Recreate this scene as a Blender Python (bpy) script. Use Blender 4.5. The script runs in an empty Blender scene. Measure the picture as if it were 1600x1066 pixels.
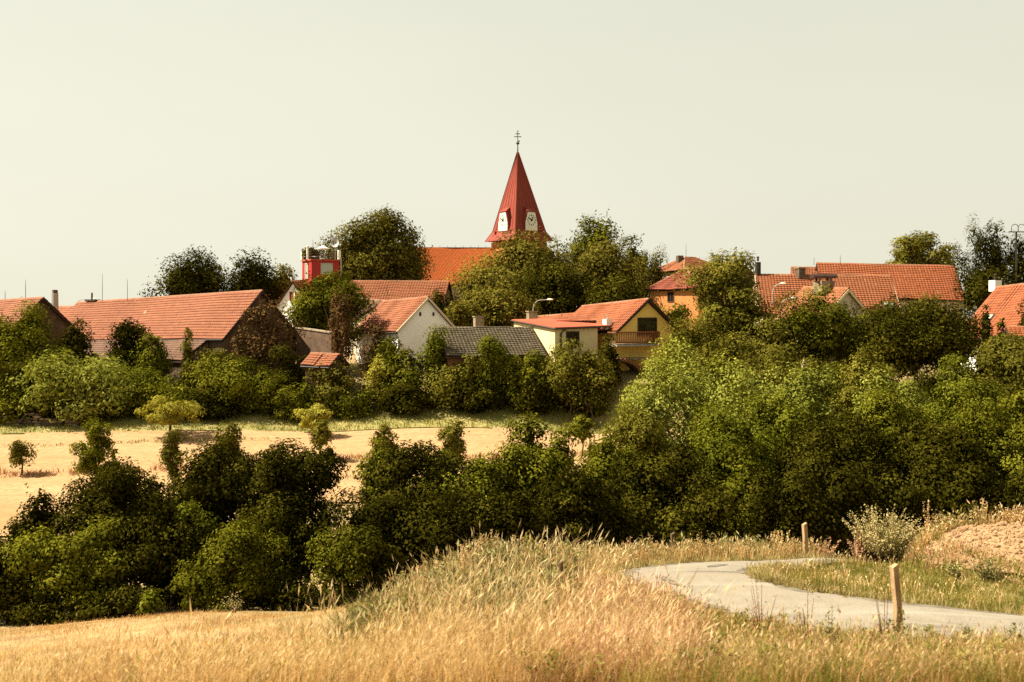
import bpy, math, random
import numpy as np
from mathutils import Vector

rng = np.random.default_rng(11)
random.seed(5)
scene = bpy.context.scene
COL = scene.collection
F = 1500.0          # focal length in pixels of the 1600 px wide photograph
HZ = 490.0          # photograph row of the true horizon

# ------------------------------------------------------------------ camera
cam = bpy.data.cameras.new("camera")
camo = bpy.data.objects.new("camera", cam)
COL.objects.link(camo)
cam.sensor_width = 36.0
cam.lens = F / 1600.0 * 36.0
cam.shift_y = -(533.0 - HZ) / 1600.0
camo.location = (0, 0, 0)
camo.rotation_euler = (math.radians(90), 0, 0)
cam.clip_start = 0.1
cam.clip_end = 9000
cam.dof.use_dof = True
cam.dof.focus_distance = 60.0
cam.dof.aperture_fstop = 1.4
scene.camera = camo

# ------------------------------------------------------------------ light
SUN_EL = math.radians(50)
SUN_H = (-0.99, 0.13)
sun_vec = Vector((SUN_H[0] * math.cos(SUN_EL), SUN_H[1] * math.cos(SUN_EL), math.sin(SUN_EL)))
sd = bpy.data.lights.new("sun", 'SUN')
sd.energy = 5.0
sd.angle = math.radians(0.5)
sd.color = (1.0, 0.93, 0.78)
so = bpy.data.objects.new("sun", sd)
so.rotation_euler = sun_vec.to_track_quat('Z', 'Y').to_euler()
so.location = (-60, 20, 80)
COL.objects.link(so)

world = bpy.data.worlds.new("World")
scene.world = world
world.use_nodes = True
wn, wl = world.node_tree.nodes, world.node_tree.links
wn.clear()
sky = wn.new('ShaderNodeTexSky')
sky.sky_type = 'NISHITA'
sky.sun_disc = False
sky.sun_elevation = SUN_EL
sky.sun_rotation = math.atan2(SUN_H[0], SUN_H[1])
sky.air_density = 1.0
sky.dust_density = 4.0
hsv = wn.new('ShaderNodeHueSaturation')      # summer haze: most of the blue is washed out of the sky
hsv.inputs['Saturation'].default_value = 0.05
tcw = wn.new('ShaderNodeTexCoord')
sep = wn.new('ShaderNodeSeparateXYZ')
wl.new(tcw.outputs['Generated'], sep.inputs['Vector'])
hz = wn.new('ShaderNodeValToRGB')            # milky haze, palest at the horizon
for i_, (pos_, c_) in enumerate([(0.0, (.905, .872, .690)), (.16, (.820, .812, .648)), (.36, (.765, .766, .622)), (1.0, (.60, .60, .53))]):
    if i_ > 1:
        hz.color_ramp.elements.new(pos_)
    e_ = hz.color_ramp.elements[i_]
    e_.position = pos_
    e_.color = (*c_, 1)
wl.new(sep.outputs['Z'], hz.inputs['Fac'])
az = wn.new('ShaderNodeMapRange')            # a little brighter on the sun's side
az.inputs['From Min'].default_value = -1.0
az.inputs['From Max'].default_value = 1.0
az.inputs['To Min'].default_value = 3.58
az.inputs['To Max'].default_value = 2.95
wl.new(sep.outputs['X'], az.inputs['Value'])
cl = wn.new('ShaderNodeTexNoise')             # very thin uneven haze
cl.inputs['Scale'].default_value = 1.6
cl.inputs['Detail'].default_value = 4
mpw = wn.new('ShaderNodeMapping')
mpw.inputs['Scale'].default_value = (1, 1, 3.5)
wl.new(tcw.outputs['Generated'], mpw.inputs['Vector'])
wl.new(mpw.outputs['Vector'], cl.inputs['Vector'])
clr = wn.new('ShaderNodeMapRange')
clr.inputs['From Min'].default_value = .3
clr.inputs['From Max'].default_value = .7
clr.inputs['To Min'].default_value = .975
clr.inputs['To Max'].default_value = 1.025
wl.new(cl.outputs['Fac'], clr.inputs['Value'])
azm = wn.new('ShaderNodeMath')
azm.operation = 'MULTIPLY'
wl.new(az.outputs['Result'], azm.inputs[0])
wl.new(clr.outputs['Result'], azm.inputs[1])
mul = wn.new('ShaderNodeVectorMath')
mul.operation = 'SCALE'
wl.new(hz.outputs['Color'], mul.inputs[0])
wl.new(azm.outputs['Value'], mul.inputs['Scale'])
veil = wn.new('ShaderNodeMix')
veil.data_type = 'RGBA'
veil.inputs['Factor'].default_value = 0.92
bg = wn.new('ShaderNodeBackground')
bg.inputs['Strength'].default_value = 0.1
wo = wn.new('ShaderNodeOutputWorld')
wl.new(sky.outputs['Color'], hsv.inputs['Color'])
wl.new(hsv.outputs['Color'], veil.inputs['A'])
wl.new(mul.outputs['Vector'], veil.inputs['B'])
wl.new(veil.outputs['Result'], bg.inputs['Color'])
wl.new(bg.outputs['Background'], wo.inputs['Surface'])

scene.view_settings.view_transform = 'Standard'
scene.view_settings.look = 'None'
scene.view_settings.exposure = 1.6
scene.view_settings.gamma = 1.0
scene.view_settings.use_curve_mapping = False
scene.render.engine = 'CYCLES'
scene.cycles.max_bounces = 5
scene.cycles.diffuse_bounces = 3
scene.cycles.glossy_bounces = 2
scene.cycles.transmission_bounces = 3
scene.cycles.caustics_reflective = False
scene.cycles.caustics_refractive = False
scene.cycles.use_denoising = False


# ------------------------------------------------------------------ terrain height
def W(px, py, Y):
    return np.array([(px - 800.0) / F * Y, Y, (HZ - py) / F * Y])


_cp = []
for px, py, Y in [
    (0, 1066, 15), (300, 1066, 12.8), (600, 1066, 11.6), (900, 1066, 11), (1200, 1066, 11), (1600, 1066, 11),
    (-500, 1066, 16), (2100, 1040, 12),
    (1600, 1010, 16.4), (1400, 1006, 16.4), (1200, 982, 17.3), (1040, 945, 19), (955, 908, 21),
    (1600, 966, 18.5), (1420, 947, 18.8), (1260, 927, 19.8), (1185, 902, 21.5), (1800, 985, 18),
    (1020, 886, 23.5), (1200, 879, 25), (1300, 878, 26), (1220, 888, 23.7), (1420, 885, 27.5),
    (1400, 917, 22), (1430, 878, 25), (1600, 900, 22.5), (1600, 832, 28.2), (1450, 856, 27.6), (1750, 815, 29), (1750, 910, 22),
    (1257, 874, 26.6), (700, 950, 18.5), (600, 1010, 15), (760, 888, 22.6), (850, 893, 22.4), (950, 884, 24.6), (1100, 878, 26.6),
    (640, 965, 20.5), (790, 960, 17),
    (600, 940, 24), (300, 958, 27), (0, 982, 29.5), (-300, 1000, 30), (300, 1010, 18.5), (0, 1022, 21),
]:
    _cp.append(W(px, py, Y))
for px, Y, z in [
    (760, 26, -8.2), (950, 29.5, -9.2), (1100, 31, -9.4), (1250, 31.5, -9.6), (1450, 32, -9.6), (1600, 33, -9.4), (1800, 34, -9.2),
    (640, 26, -8.4), (0, 33.5, -10.6), (300, 32, -9.9), (600, 30, -9.4), (-400, 35, -10.8),
    (-300, 42, -11.6), (100, 42, -11.5), (500, 41, -11.2), (800, 40, -11.0), (1100, 42, -11.2), (1400, 44, -11.2), (1700, 46, -11),
    (2200, 48, -10.5),
    (-400, 95, -7.2), (0, 86, -7.6), (400, 85, -7.0), (700, 84, -6.4), (960, 79, -7.3), (960, 84, -5.0), (1200, 84, -5.0), (1600, 82, -5.0),
    (-400, 110, -5.2), (0, 100, -4.6), (400, 100, -3.8), (800, 100, -3.4), (1200, 100, -2.2), (1600, 100, -2.2), (2100, 100, -2.2),
    (-300, 150, -3.0), (400, 150, -2.4), (800, 150, -2.2), (1200, 150, -1.8), (1900, 150, -1.8),
    (1300, 70, -8.4), (1600, 66, -8.2), (2000, 66, -8.0),
]:
    _cp.append(np.array([(px - 800.0) / F * Y, Y, z]))
for px, py, Y in [(0, 832, 52), (300, 800, 55), (550, 772, 58), (0, 745, 63), (270, 735, 64), (550, 717, 66.5), (0, 673, 75.5), (500, 665, 77),
                  (950, 655, 78), (950, 712, 66), (-400, 745, 62), (-400, 675, 76), (1000, 770, 57)]:
    _cp.append(W(px, py, Y))
for x, y, z in [(0, 0, -1.75), (-9, 0, -2.2), (9, 0, -1.8), (-25, 0, -3.5), (25, 0, -1.8), (0, 5, -2.6), (0, -20, -1.0), (-40, -20, -4), (40, -20, -1),
                (-400, 400, -6), (0, 400, -4), (400, 400, -4), (-900, 900, -10), (900, 900, -10), (0, 900, -8), (-150, 60, -10), (150, 60, -8),
                (-150, 20, -8), (150, 20, -4)]:
    _cp.append(np.array([x, y, z]))
_cp = np.array(_cp)
_C2 = 1.5


def _phi(d2):
    return np.sqrt(d2 + _C2)


_A = _phi(((_cp[:, None, :2] - _cp[None, :, :2]) ** 2).sum(-1))
_zm = _cp[:, 2].mean()
_w = np.linalg.solve(_A + 1e-4 * np.eye(len(_cp)), _cp[:, 2] - _zm)


def noise2(x, y, s, seed=0):
    """smooth pseudo noise, about -1..1, from summed rotated sines"""
    r = np.random.default_rng(seed)
    out = np.zeros_like(np.asarray(x, float))
    for _ in range(7):
        a = r.uniform(0, 6.283)
        k = r.uniform(0.5, 1.7) / s * 6.283
        out += np.sin((x * math.cos(a) + y * math.sin(a)) * k + r.uniform(0, 6.283))
    return out / 3.2


def H(x, y):
    x = np.atleast_1d(np.asarray(x, float)).ravel()
    y = np.atleast_1d(np.asarray(y, float)).ravel()
    out = np.empty(len(x))
    for i in range(0, len(x), 20000):
        d2 = (x[i:i + 20000, None] - _cp[None, :, 0]) ** 2 + (y[i:i + 20000, None] - _cp[None, :, 1]) ** 2
        out[i:i + 20000] = _phi(d2) @ _w + _zm
    return out


def h1(x, y):
    return float(H([x], [y])[0])


def inpoly(x, y, poly):
    inside = np.zeros(len(x), bool)
    n = len(poly)
    for i in range(n):
        x1, y1 = poly[i]
        x2, y2 = poly[(i + 1) % n]
        c = ((y1 > y) != (y2 > y)) & (x < (x2 - x1) * (y - y1) / (y2 - y1 + 1e-12) + x1)
        inside ^= c
    return inside


def gp(px, Y):
    return ((px - 800.0) / F * Y, Y)


# ------------------------------------------------------------------ materials
MATS = {}


def srgb(r, g, b):
    def f(c):
        c /= 255.0
        return c / 12.92 if c <= 0.04045 else ((c + 0.055) / 1.055) ** 2.4
    return (f(r), f(g), f(b), 1)


def newmat(name):
    m = bpy.data.materials.new(name)
    m.use_nodes = True
    nt = m.node_tree
    b = nt.nodes.get('Principled BSDF')
    MATS[name] = m
    return m, nt, b


def ramp_attr(nt, cols, attr='tone'):
    a = nt.nodes.new('ShaderNodeAttribute')
    a.attribute_name = attr
    r = nt.nodes.new('ShaderNodeValToRGB')
    els = r.color_ramp.elements
    while len(els) < len(cols):
        els.new(0.5)
    for i, c in enumerate(cols):
        els[i].position = i / (len(cols) - 1)
        els[i].color = (c[0], c[1], c[2], 1)
    nt.links.new(a.outputs['Fac'], r.inputs['Fac'])
    return r


def leafmat(name, cols, trans=0.28, rough=0.6, spec=0.0, tmul=(1.25, 1.15, .55)):
    m, nt, b = newmat(name)
    r = ramp_attr(nt, cols)
    oi = nt.nodes.new('ShaderNodeObjectInfo')
    mr = nt.nodes.new('ShaderNodeMapRange')
    mr.inputs['To Min'].default_value = 0.82
    mr.inputs['To Max'].default_value = 1.18
    nt.links.new(oi.outputs['Random'], mr.inputs['Value'])
    h = nt.nodes.new('ShaderNodeHueSaturation')
    nt.links.new(mr.outputs['Result'], h.inputs['Value'])
    nt.links.new(r.outputs['Color'], h.inputs['Color'])
    nt.links.new(h.outputs['Color'], b.inputs['Base Color'])
    b.inputs['Roughness'].default_value = rough
    b.inputs['Specular IOR Level'].default_value = spec
    t = nt.nodes.new('ShaderNodeBsdfTranslucent')
    g = nt.nodes.new('ShaderNodeMix')
    g.data_type = 'RGBA'
    g.blend_type = 'MULTIPLY'
    g.inputs['Factor'].default_value = 1.0
    g.inputs['B'].default_value = (*tmul, 1)
    nt.links.new(h.outputs['Color'], g.inputs['A'])
    nt.links.new(g.outputs['Result'], t.inputs['Color'])
    mx = nt.nodes.new('ShaderNodeMixShader')
    mx.inputs['Fac'].default_value = trans
    out = nt.nodes['Material Output']
    nt.links.new(b.outputs['BSDF'], mx.inputs[1])
    nt.links.new(t.outputs['BSDF'], mx.inputs[2])
    nt.links.new(mx.outputs['Shader'], out.inputs['Surface'])
    return m


leafmat('leaf_dark', [(.007, .006, .0007), (.024, .0215, .0020), (.088, .075, .008)], .10)
leafmat('leaf_mid', [(.024, .023, .0020), (.082, .079, .006), (.180, .165, .016)], .15)
leafmat('leaf_bright', [(.028, .031, .0024), (.084, .087, .0065), (.178, .172, .019)], .2)
leafmat('leaf_olive', [(.034, .029, .004), (.098, .085, .010), (.175, .148, .024)], .15)
leafmat('leaf_pale', [(.060, .063, .0075), (.180, .182, .026), (.33, .325, .066)], .2)
leafmat('leaf_gold', [(.15, .125, .014), (.27, .235, .030), (.38, .335, .065)], .28)
leafmat('leaf_chest', [(.022, .018, .0025), (.100, .081, .0105), (.205, .168, .028)], .12)
leafmat('leaf_brown', [(.045, .025, .009), (.105, .058, .021), (.185, .105, .040)], .1)
G = (1.12, 1.0, .8)
leafmat('straw_green', [(.15, .115, .035), (.34, .27, .10), (.56, .46, .21)], .3, .6, .1, G)
leafmat('straw', [(.25, .135, .045), (.46, .285, .11), (.70, .53, .27)], .35, .6, .1, G)
leafmat('russet', [(.26, .115, .055), (.42, .235, .12), (.56, .37, .21)], .3, .6, .1, G)
leafmat('grass_green', [(.085, .092, .013), (.185, .178, .030), (.36, .295, .085)], .35, .5, .1, G)
leafmat('weed_green', [(.085, .080, .020), (.17, .155, .045), (.32, .275, .10)], .3, .6, .1, G)


def mix_noise(nt, c1, c2, scale, detail=5, lo=.35, hi=.65, coord='Object', stretch=None, rough=.6):
    tc = nt.nodes.new('ShaderNodeTexCoord')
    n = nt.nodes.new('ShaderNodeTexNoise')
    n.inputs['Scale'].default_value = scale
    n.inputs['Detail'].default_value = detail
    n.inputs['Roughness'].default_value = rough
    if stretch:
        mp = nt.nodes.new('ShaderNodeMapping')
        mp.inputs['Scale'].default_value = stretch
        nt.links.new(tc.outputs[coord], mp.inputs['Vector'])
        nt.links.new(mp.outputs['Vector'], n.inputs['Vector'])
    else:
        nt.links.new(tc.outputs[coord], n.inputs['Vector'])
    r = nt.nodes.new('ShaderNodeMapRange')
    r.inputs['From Min'].default_value = lo
    r.inputs['From Max'].default_value = hi
    nt.links.new(n.outputs['Fac'], r.inputs['Value'])
    m = nt.nodes.new('ShaderNodeMix')
    m.data_type = 'RGBA'
    nt.links.new(r.outputs['Result'], m.inputs['Factor'])
    for k, c in (('A', c1), ('B', c2)):
        if isinstance(c, tuple):
            m.inputs[k].default_value = (c[0], c[1], c[2], 1)
        else:
            nt.links.new(c, m.inputs[k])
    return m.outputs['Result'], n.outputs['Fac']


def bump(nt, b, fac, dist, strength=.6):
    bp = nt.nodes.new('ShaderNodeBump')
    bp.inputs['Distance'].default_value = dist
    bp.inputs['Strength'].default_value = strength
    nt.links.new(fac, bp.inputs['Height'])
    nt.links.new(bp.outputs['Normal'], b.inputs['Normal'])


def surf(name, c1, c2, scale=3.0, rough=.85, spec=.2, bumpd=0.0, bscale=None, c3=None, s3=.4, stretch=None):
    m, nt, b = newmat(name)
    col, fac = mix_noise(nt, c1, c2, scale, stretch=stretch)
    if c3:
        col, _ = mix_noise(nt, col, c3, s3, lo=.45, hi=.75)
    nt.links.new(col, b.inputs['Base Color'])
    b.inputs['Roughness'].default_value = rough
    b.inputs['Specular IOR Level'].default_value = spec
    if bumpd:
        if bscale:
            _, fac = mix_noise(nt, (0, 0, 0), (1, 1, 1), bscale)
        bump(nt, b, fac, bumpd)
    return m


def tilemat(name, cols, stain=(.10, .05, .03), amt=.5):
    m, nt, b = newmat(name)
    r = ramp_attr(nt, cols)
    tc, _ = mix_noise(nt, r.outputs['Color'], stain, .35, lo=.5, hi=.5 + .5 / max(amt, .05), rough=.7)
    col, f2 = mix_noise(nt, tc, (cols[-1][0] * 1.15, cols[-1][1] * 1.3, cols[-1][2] * 1.5), 1.7, lo=.55, hi=.95)
    nt.links.new(col, b.inputs['Base Color'])
    b.inputs['Roughness'].default_value = .8
    b.inputs['Specular IOR Level'].default_value = .2
    return m


tilemat('tile_orange', [(.165, .048, .016), (.215, .066, .023), (.26, .092, .036)], (.13, .055, .025), .3)
tilemat('tile_red', [(.16, .040, .012), (.22, .060, .019), (.27, .085, .032)], (.12, .042, .018), .4)
tilemat('tile_bright', [(.37, .078, .013), (.41, .088, .015), (.45, .10, .019)], (.34, .08, .016), .1)
tilemat('tile_brown', [(.075, .032, .014), (.115, .052, .024), (.16, .08, .04)], (.05, .028, .014))
tilemat('tile_grey', [(.055, .040, .022), (.092, .068, .038), (.150, .115, .065)], (.06, .047, .022), .8)
tilemat('tile_maroon', [(.14, .028, .012), (.17, .036, .016), (.20, .05, .022)], (.11, .025, .012))
surf('ridge_clay', (.20, .085, .04), (.30, .15, .08), 4)
surf('plaster_cream', (.50, .40, .26), (.58, .48, .33), .8, bumpd=.004, bscale=3, c3=(.42, .33, .20))
surf('plaster_white', (.80, .78, .71), (.84, .82, .75), .6, bumpd=.004, bscale=3, c3=(.74, .70, .61), s3=.6)
surf('plaster_yellow', (.76, .53, .14), (.80, .57, .165), .7, bumpd=.008, bscale=6)
surf('plaster_pale', (.60, .47, .24), (.65, .52, .28), .7, bumpd=.008, bscale=6)
surf('plaster_orange', (.42, .16, .045), (.48, .20, .06), .7, bumpd=.004, bscale=3)
surf('plaster_red', (.27, .020, .014), (.32, .028, .019), .8, rough=.6)
surf('brown_wall', (.075, .042, .022), (.125, .075, .04), 1.2, bumpd=.03, bscale=5, c3=(.05, .03, .016))
surf('brick_wall', (.15, .06, .025), (.24, .11, .05), 2.5, bumpd=.02, bscale=7)
surf('stone_light', (.15, .105, .062), (.30, .225, .14), 2.2, bumpd=.03, bscale=9)
surf('stone_dark', (.06, .04, .024), (.13, .09, .055), 2.5, bumpd=.03, bscale=9)
surf('metal_red', (.185, .034, .019), (.225, .046, .026), .7, rough=.7, spec=.1, stretch=(1, 1, .12), c3=(.18, .03, .016))
surf('metal_red_sheet', (.32, .062, .028), (.37, .085, .04), .8, rough=.65, spec=.12)
surf('metal_dark', (.025, .018, .012), (.04, .03, .02), 3, rough=.5)
surf('metal_grey', (.30, .27, .21), (.38, .34, .27), 3, rough=.45, spec=.4)
surf('metal_zinc', (.22, .22, .20), (.30, .29, .26), 3, rough=.45, spec=.4)
surf('white_paint', (.72, .67, .55), (.78, .73, .60), 2, rough=.5)
surf('wood_rail', (.13, .045, .016), (.20, .075, .028), 4, rough=.65)
surf('wood_post', (.25, .155, .075), (.40, .26, .13), 3, bumpd=.006, bscale=25, stretch=(6, 6, .7), c3=(.15, .085, .04), s3=2)
surf('wood_dark', (.06, .036, .018), (.10, .06, .03), 3, bumpd=.006, stretch=(6, 6, .7))
surf('fascia_dark', (.03, .013, .007), (.05, .02, .01), 3)
surf('bark', (.045, .028, .014), (.085, .055, .03), 4, bumpd=.02, bscale=9)
surf('bark_dead', (.10, .048, .02), (.16, .08, .036), 4, bumpd=.02, bscale=9)
surf('clock_white', (.60, .58, .47), (.66, .64, .52), 1.5, rough=.6)
surf('black_paint', (.012, .011, .010), (.02, .018, .016), 3, rough=.5)
surf('red_paint', (.17, .018, .010), (.22, .025, .014), 3, rough=.5)
surf('soil', (.20, .115, .05), (.29, .185, .09), 6, bumpd=.05, bscale=9, c3=(.24, .14, .065), s3=.5)
surf('clod', (.16, .085, .036), (.32, .19, .09), 5, bumpd=.02, bscale=20)
surf('ground_earth', (.19, .115, .045), (.32, .21, .09), .9, bumpd=.05, bscale=3, c3=(.12, .10, .03), s3=.13)
surf('far_meadow', (.18, .155, .040), (.29, .225, .075), .35, bumpd=.05, bscale=2, c3=(.12, .12, .025), s3=.12)

m, nt, b = newmat('window_glass')
b.inputs['Base Color'].default_value = (.015, .012, .010, 1)
b.inputs['Roughness'].default_value = .08
m, nt, b = newmat('window_bright')
b.inputs['Base Color'].default_value = (.30, .32, .24, 1)
b.inputs['Roughness'].default_value = .1

# dry field: fine rows and mottling
m, nt, b = newmat('wheat_stubble')
c, f = mix_noise(nt, (.29, .168, .074), (.385, .24, .118), 1.6, detail=8, rough=.75)
c, _ = mix_noise(nt, c, (.25, .15, .06), .16, lo=.42, hi=.7, stretch=(.25, 1, 1))
c, _ = mix_noise(nt, c, (.24, .14, .06), 1.0, lo=.5, hi=.8, stretch=(.04, 2.2, 1))
c, f2 = mix_noise(nt, c, (.20, .115, .045), 5.5, lo=.52, hi=.85, detail=3, stretch=(.35, 1, 1))
nt.links.new(c, b.inputs['Base Color'])
b.inputs['Roughness'].default_value = .9
b.inputs['Specular IOR Level'].default_value = .1
bump(nt, b, f2, .12, .7)

# sun-bleached asphalt lane with darker patches
m, nt, b = newmat('asphalt_pale')
c, f = mix_noise(nt, (.160, .128, .086), (.218, .177, .122), 2.0, detail=8, rough=.75)
c, _ = mix_noise(nt, c, (.20, .155, .10), .55, lo=.5, hi=.78, stretch=(.5, 1.4, 1))
c, _ = mix_noise(nt, c, (.085, .066, .045), .8, lo=.62, hi=.72, stretch=(.22, 1.2, 1))
c, _ = mix_noise(nt, c, (.15, .115, .07), 1.3, lo=.56, hi=.72, detail=9, rough=.8)
c, _ = mix_noise(nt, c, (.27, .235, .175), .7, lo=.55, hi=.8, stretch=(.15, 1.6, 1))
c, f3 = mix_noise(nt, c, (.11, .085, .055), 16, lo=.62, hi=.8, detail=3)
nt.links.new(c, b.inputs['Base Color'])
b.inputs['Roughness'].default_value = .85
bump(nt, b, f3, .02, .8)
surf('asphalt_dark', (.080, .066, .047), (.14, .115, .08), 2.5, bumpd=.02, bscale=12, c3=(.19, .155, .105), s3=1.1)


# ------------------------------------------------------------------ object helpers
def mesh_np(name, verts, faces, mat, tone=None, smooth=False):
    """faces: array (M,k)"""
    verts = np.asarray(verts, np.float32)
    faces = np.asarray(faces, np.int32)
    me = bpy.data.meshes.new(name)
    me.vertices.add(len(verts))
    me.vertices.foreach_set('co', verts.ravel())
    M, k = faces.shape
    me.loops.add(M * k)
    me.loops.foreach_set('vertex_index', faces.ravel())
    me.polygons.add(M)
    me.polygons.foreach_set('loop_start', np.arange(0, M * k, k, dtype=np.int32))
    if smooth:
        me.polygons.foreach_set('use_smooth', np.ones(M, bool))
    me.update(calc_edges=True)
    if tone is not None:
        a = me.attributes.new('tone', 'FLOAT', 'FACE')
        a.data.foreach_set('value', np.asarray(tone, np.float32))
    if mat:
        me.materials.append(MATS[mat])
    return me


def obj(name, me, parent=None, loc=(0, 0, 0), rot=(0, 0, 0)):
    o = bpy.data.objects.new(name, me)
    COL.objects.link(o)
    o.location = loc
    o.rotation_euler = rot
    if parent is not None:
        o.parent = parent
    return o


def tag(o, label=None, cat=None, group=None, kind=None):
    if label:
        o['label'] = label
    if cat:
        o['category'] = cat
    if group:
        o['group'] = group
    if kind:
        o['kind'] = kind
    return o


def thing(name, label, cat, loc, group=None, rz=0):
    o = obj(name, None, None, loc, (0, 0, rz))
    o.empty_display_size = .3
    return tag(o, label, cat, group)


class MB:
    def __init__(s):
        s.v = []
        s.f = []
        s.t = []

    def add(s, vs, fs, tone=.5):
        n = len(s.v)
        s.v += [tuple(map(float, p)) for p in vs]
        for f in fs:
            s.f.append([n + i for i in f])
            s.t.append(tone)
        return s

    def box(s, c, ax, ay, az, tone=.5):
        """box from centre and three half-axis vectors"""
        c, ax, ay, az = (np.asarray(q, float) for q in (c, ax, ay, az))
        vs = [c + i * ax + j * ay + k * az for k in (-1, 1) for j in (-1, 1) for i in (-1, 1)]
        fs = [(0, 2, 3, 1), (4, 5, 7, 6), (0, 1, 5, 4), (2, 6, 7, 3), (0, 4, 6, 2), (1, 3, 7, 5)]
        return s.add(vs, fs, tone)

    def bar(s, p, q, r, up=(0, 0, 1), r2=None):
        p, q = np.asarray(p, float), np.asarray(q, float)
        d = (q - p) / 2
        dn = d / (np.linalg.norm(d) + 1e-9)
        u = np.asarray(up, float)
        if abs(dn @ u) > .95:
            u = np.array([1., 0, 0])
        a = np.cross(dn, u)
        a /= np.linalg.norm(a)
        bb = np.cross(a, dn)
        return s.box((p + q) / 2, d, a * r, bb * (r2 or r))

    def tube(s, pts, rad, n=7, cap=True):
        pts = [np.asarray(p, float) for p in pts]
        rad = [rad] * len(pts) if np.isscalar(rad) else rad
        base = len(s.v)
        for i, p in enumerate(pts):
            d = pts[min(i + 1, len(pts) - 1)] - pts[max(i - 1, 0)]
            d /= np.linalg.norm(d) + 1e-9
            u = np.array([0, 0, 1.]) if abs(d[2]) < .9 else np.array([1., 0, 0])
            a = np.cross(d, u)
            a /= np.linalg.norm(a)
            bb = np.cross(d, a)
            for k in range(n):
                t = 2 * math.pi * k / n
                s.v.append(tuple(p + rad[i] * (a * math.cos(t) + bb * math.sin(t))))
        for i in range(len(pts) - 1):
            for k in range(n):
                s.f.append([base + i * n + k, base + i * n + (k + 1) % n, base + (i + 1) * n + (k + 1) % n, base + (i + 1) * n + k])
                s.t.append(.5)
        if cap:
            s.f.append([base + k for k in range(n)][::-1])
            s.f.append([base + (len(pts) - 1) * n + k for k in range(n)])
            s.t += [.5, .5]
        return s

    def prism(s, poly, vec, tone=.5):
        """planar polygon (list of 3D points) extruded by vec"""
        n = len(poly)
        vec = np.asarray(vec, float)
        vs = [np.asarray(p, float) for p in poly] + [np.asarray(p, float) + vec for p in poly]
        fs = [tuple(range(n))[::-1], tuple(range(n, 2 * n))] + [(i, (i + 1) % n, n + (i + 1) % n, n + i) for i in range(n)]
        return s.add(vs, fs, tone)

    def lathe(s, c, prof, n=10):
        c = np.asarray(c, float)
        base = len(s.v)
        for r, z in prof:
            for k in range(n):
                t = 2 * math.pi * k / n
                s.v.append((c[0] + r * math.cos(t), c[1] + r * math.sin(t), c[2] + z))
        for i in range(len(prof) - 1):
            for k in range(n):
                s.f.append([base + i * n + k, base + i * n + (k + 1) % n, base + (i + 1) * n + (k + 1) % n, base + (i + 1) * n + k])
                s.t.append(.5)
        return s

    def mesh(s, name, mat, smooth=False):
        me = bpy.data.meshes.new(name)
        me.from_pydata(s.v, [], s.f)
        me.update()
        import bmesh
        bm = bmesh.new()
        bm.from_mesh(me)
        bmesh.ops.recalc_face_normals(bm, faces=bm.faces)
        bm.to_mesh(me)
        bm.free()
        a = me.attributes.new('tone', 'FLOAT', 'FACE')
        a.data.foreach_set('value', np.asarray(s.t, np.float32))
        if smooth:
            me.polygons.foreach_set('use_smooth', np.ones(len(me.polygons), bool))
        me.materials.append(MATS[mat])
        return me

    def build(s, name, mat, parent=None, smooth=False):
        """vertices are world coordinates; a child is shifted by its chain's offset"""
        off = np.zeros(3)
        p = parent
        while p is not None:
            off += np.array(p.location)
            p = p.parent
        if off.any():
            s.v = [tuple(np.asarray(q) - off) for q in s.v]
        return obj(name, s.mesh(name, mat, smooth), parent)


# ------------------------------------------------------------------ ground sheets
def grid_sheet(name, xs_of_y, ys, mat, dz=0.0, nx=40, mask=None, extra=None, attr=None):
    """rows at ys, nx columns between xs_of_y(y)"""
    V = []
    for y in ys:
        x0, x1 = xs_of_y(y)
        xs = np.linspace(x0, x1, nx)
        V.append(np.stack([xs, np.full(nx, y)], 1))
    V = np.concatenate(V)
    z = H(V[:, 0], V[:, 1]) + dz
    if extra is not None:
        z = z + extra(V[:, 0], V[:, 1])
    V = np.column_stack([V, z])
    R = len(ys)
    idx = np.arange(R * nx).reshape(R, nx)
    Fc = np.stack([idx[:-1, :-1], idx[:-1, 1:], idx[1:, 1:], idx[1:, :-1]], -1).reshape(-1, 4)
    if mask is not None:
        c = V[Fc].mean(1)
        Fc = Fc[mask(c[:, 0], c[:, 1])]
    me = mesh_np(name, V, Fc, mat, smooth=True)
    o = obj(name, me)
    return o


ys = np.concatenate([np.arange(-25, 8, 1.5), np.arange(8, 36, .3), np.arange(36, 130, .8), np.geomspace(130, 3500, 40)])
ground = grid_sheet('ground', lambda y: (-.95 * max(y, 6) - 22, .95 * max(y, 6) + 22), ys, 'ground_earth', 0.0, 260,
                    extra=lambda x, y: np.where((y > 8) & (y < 120), .02 * noise2(x, y, 2.3, 3) - .02, 0))
tag(ground, kind='structure')

# the lane: a polygon bent like a hook, swept from cross lines (outer edge, inner edge)
OUT = [(2100, 15.6), (1750, 16.2), (1600, 16.4), (1400, 16.4), (1300, 16.75), (1200, 17.3), (1120, 18.0), (1040, 19.0), (990, 20.0), (962, 20.9), (958, 21.9),
       (985, 22.9), (1040, 23.7), (1120, 24.5), (1200, 25.1), (1300, 26.1), (1400, 27.6)]
INN = [(2100, 17.9), (1750, 18.2), (1600, 18.5), (1420, 18.8), (1340, 19.25), (1275, 19.7), (1235, 20.15), (1205, 20.6), (1190, 21.0), (1183, 21.4), (1182, 21.8),
       (1186, 22.2), (1196, 22.7), (1212, 23.2), (1240, 23.7), (1310, 24.9), (1420, 26.5)]


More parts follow.
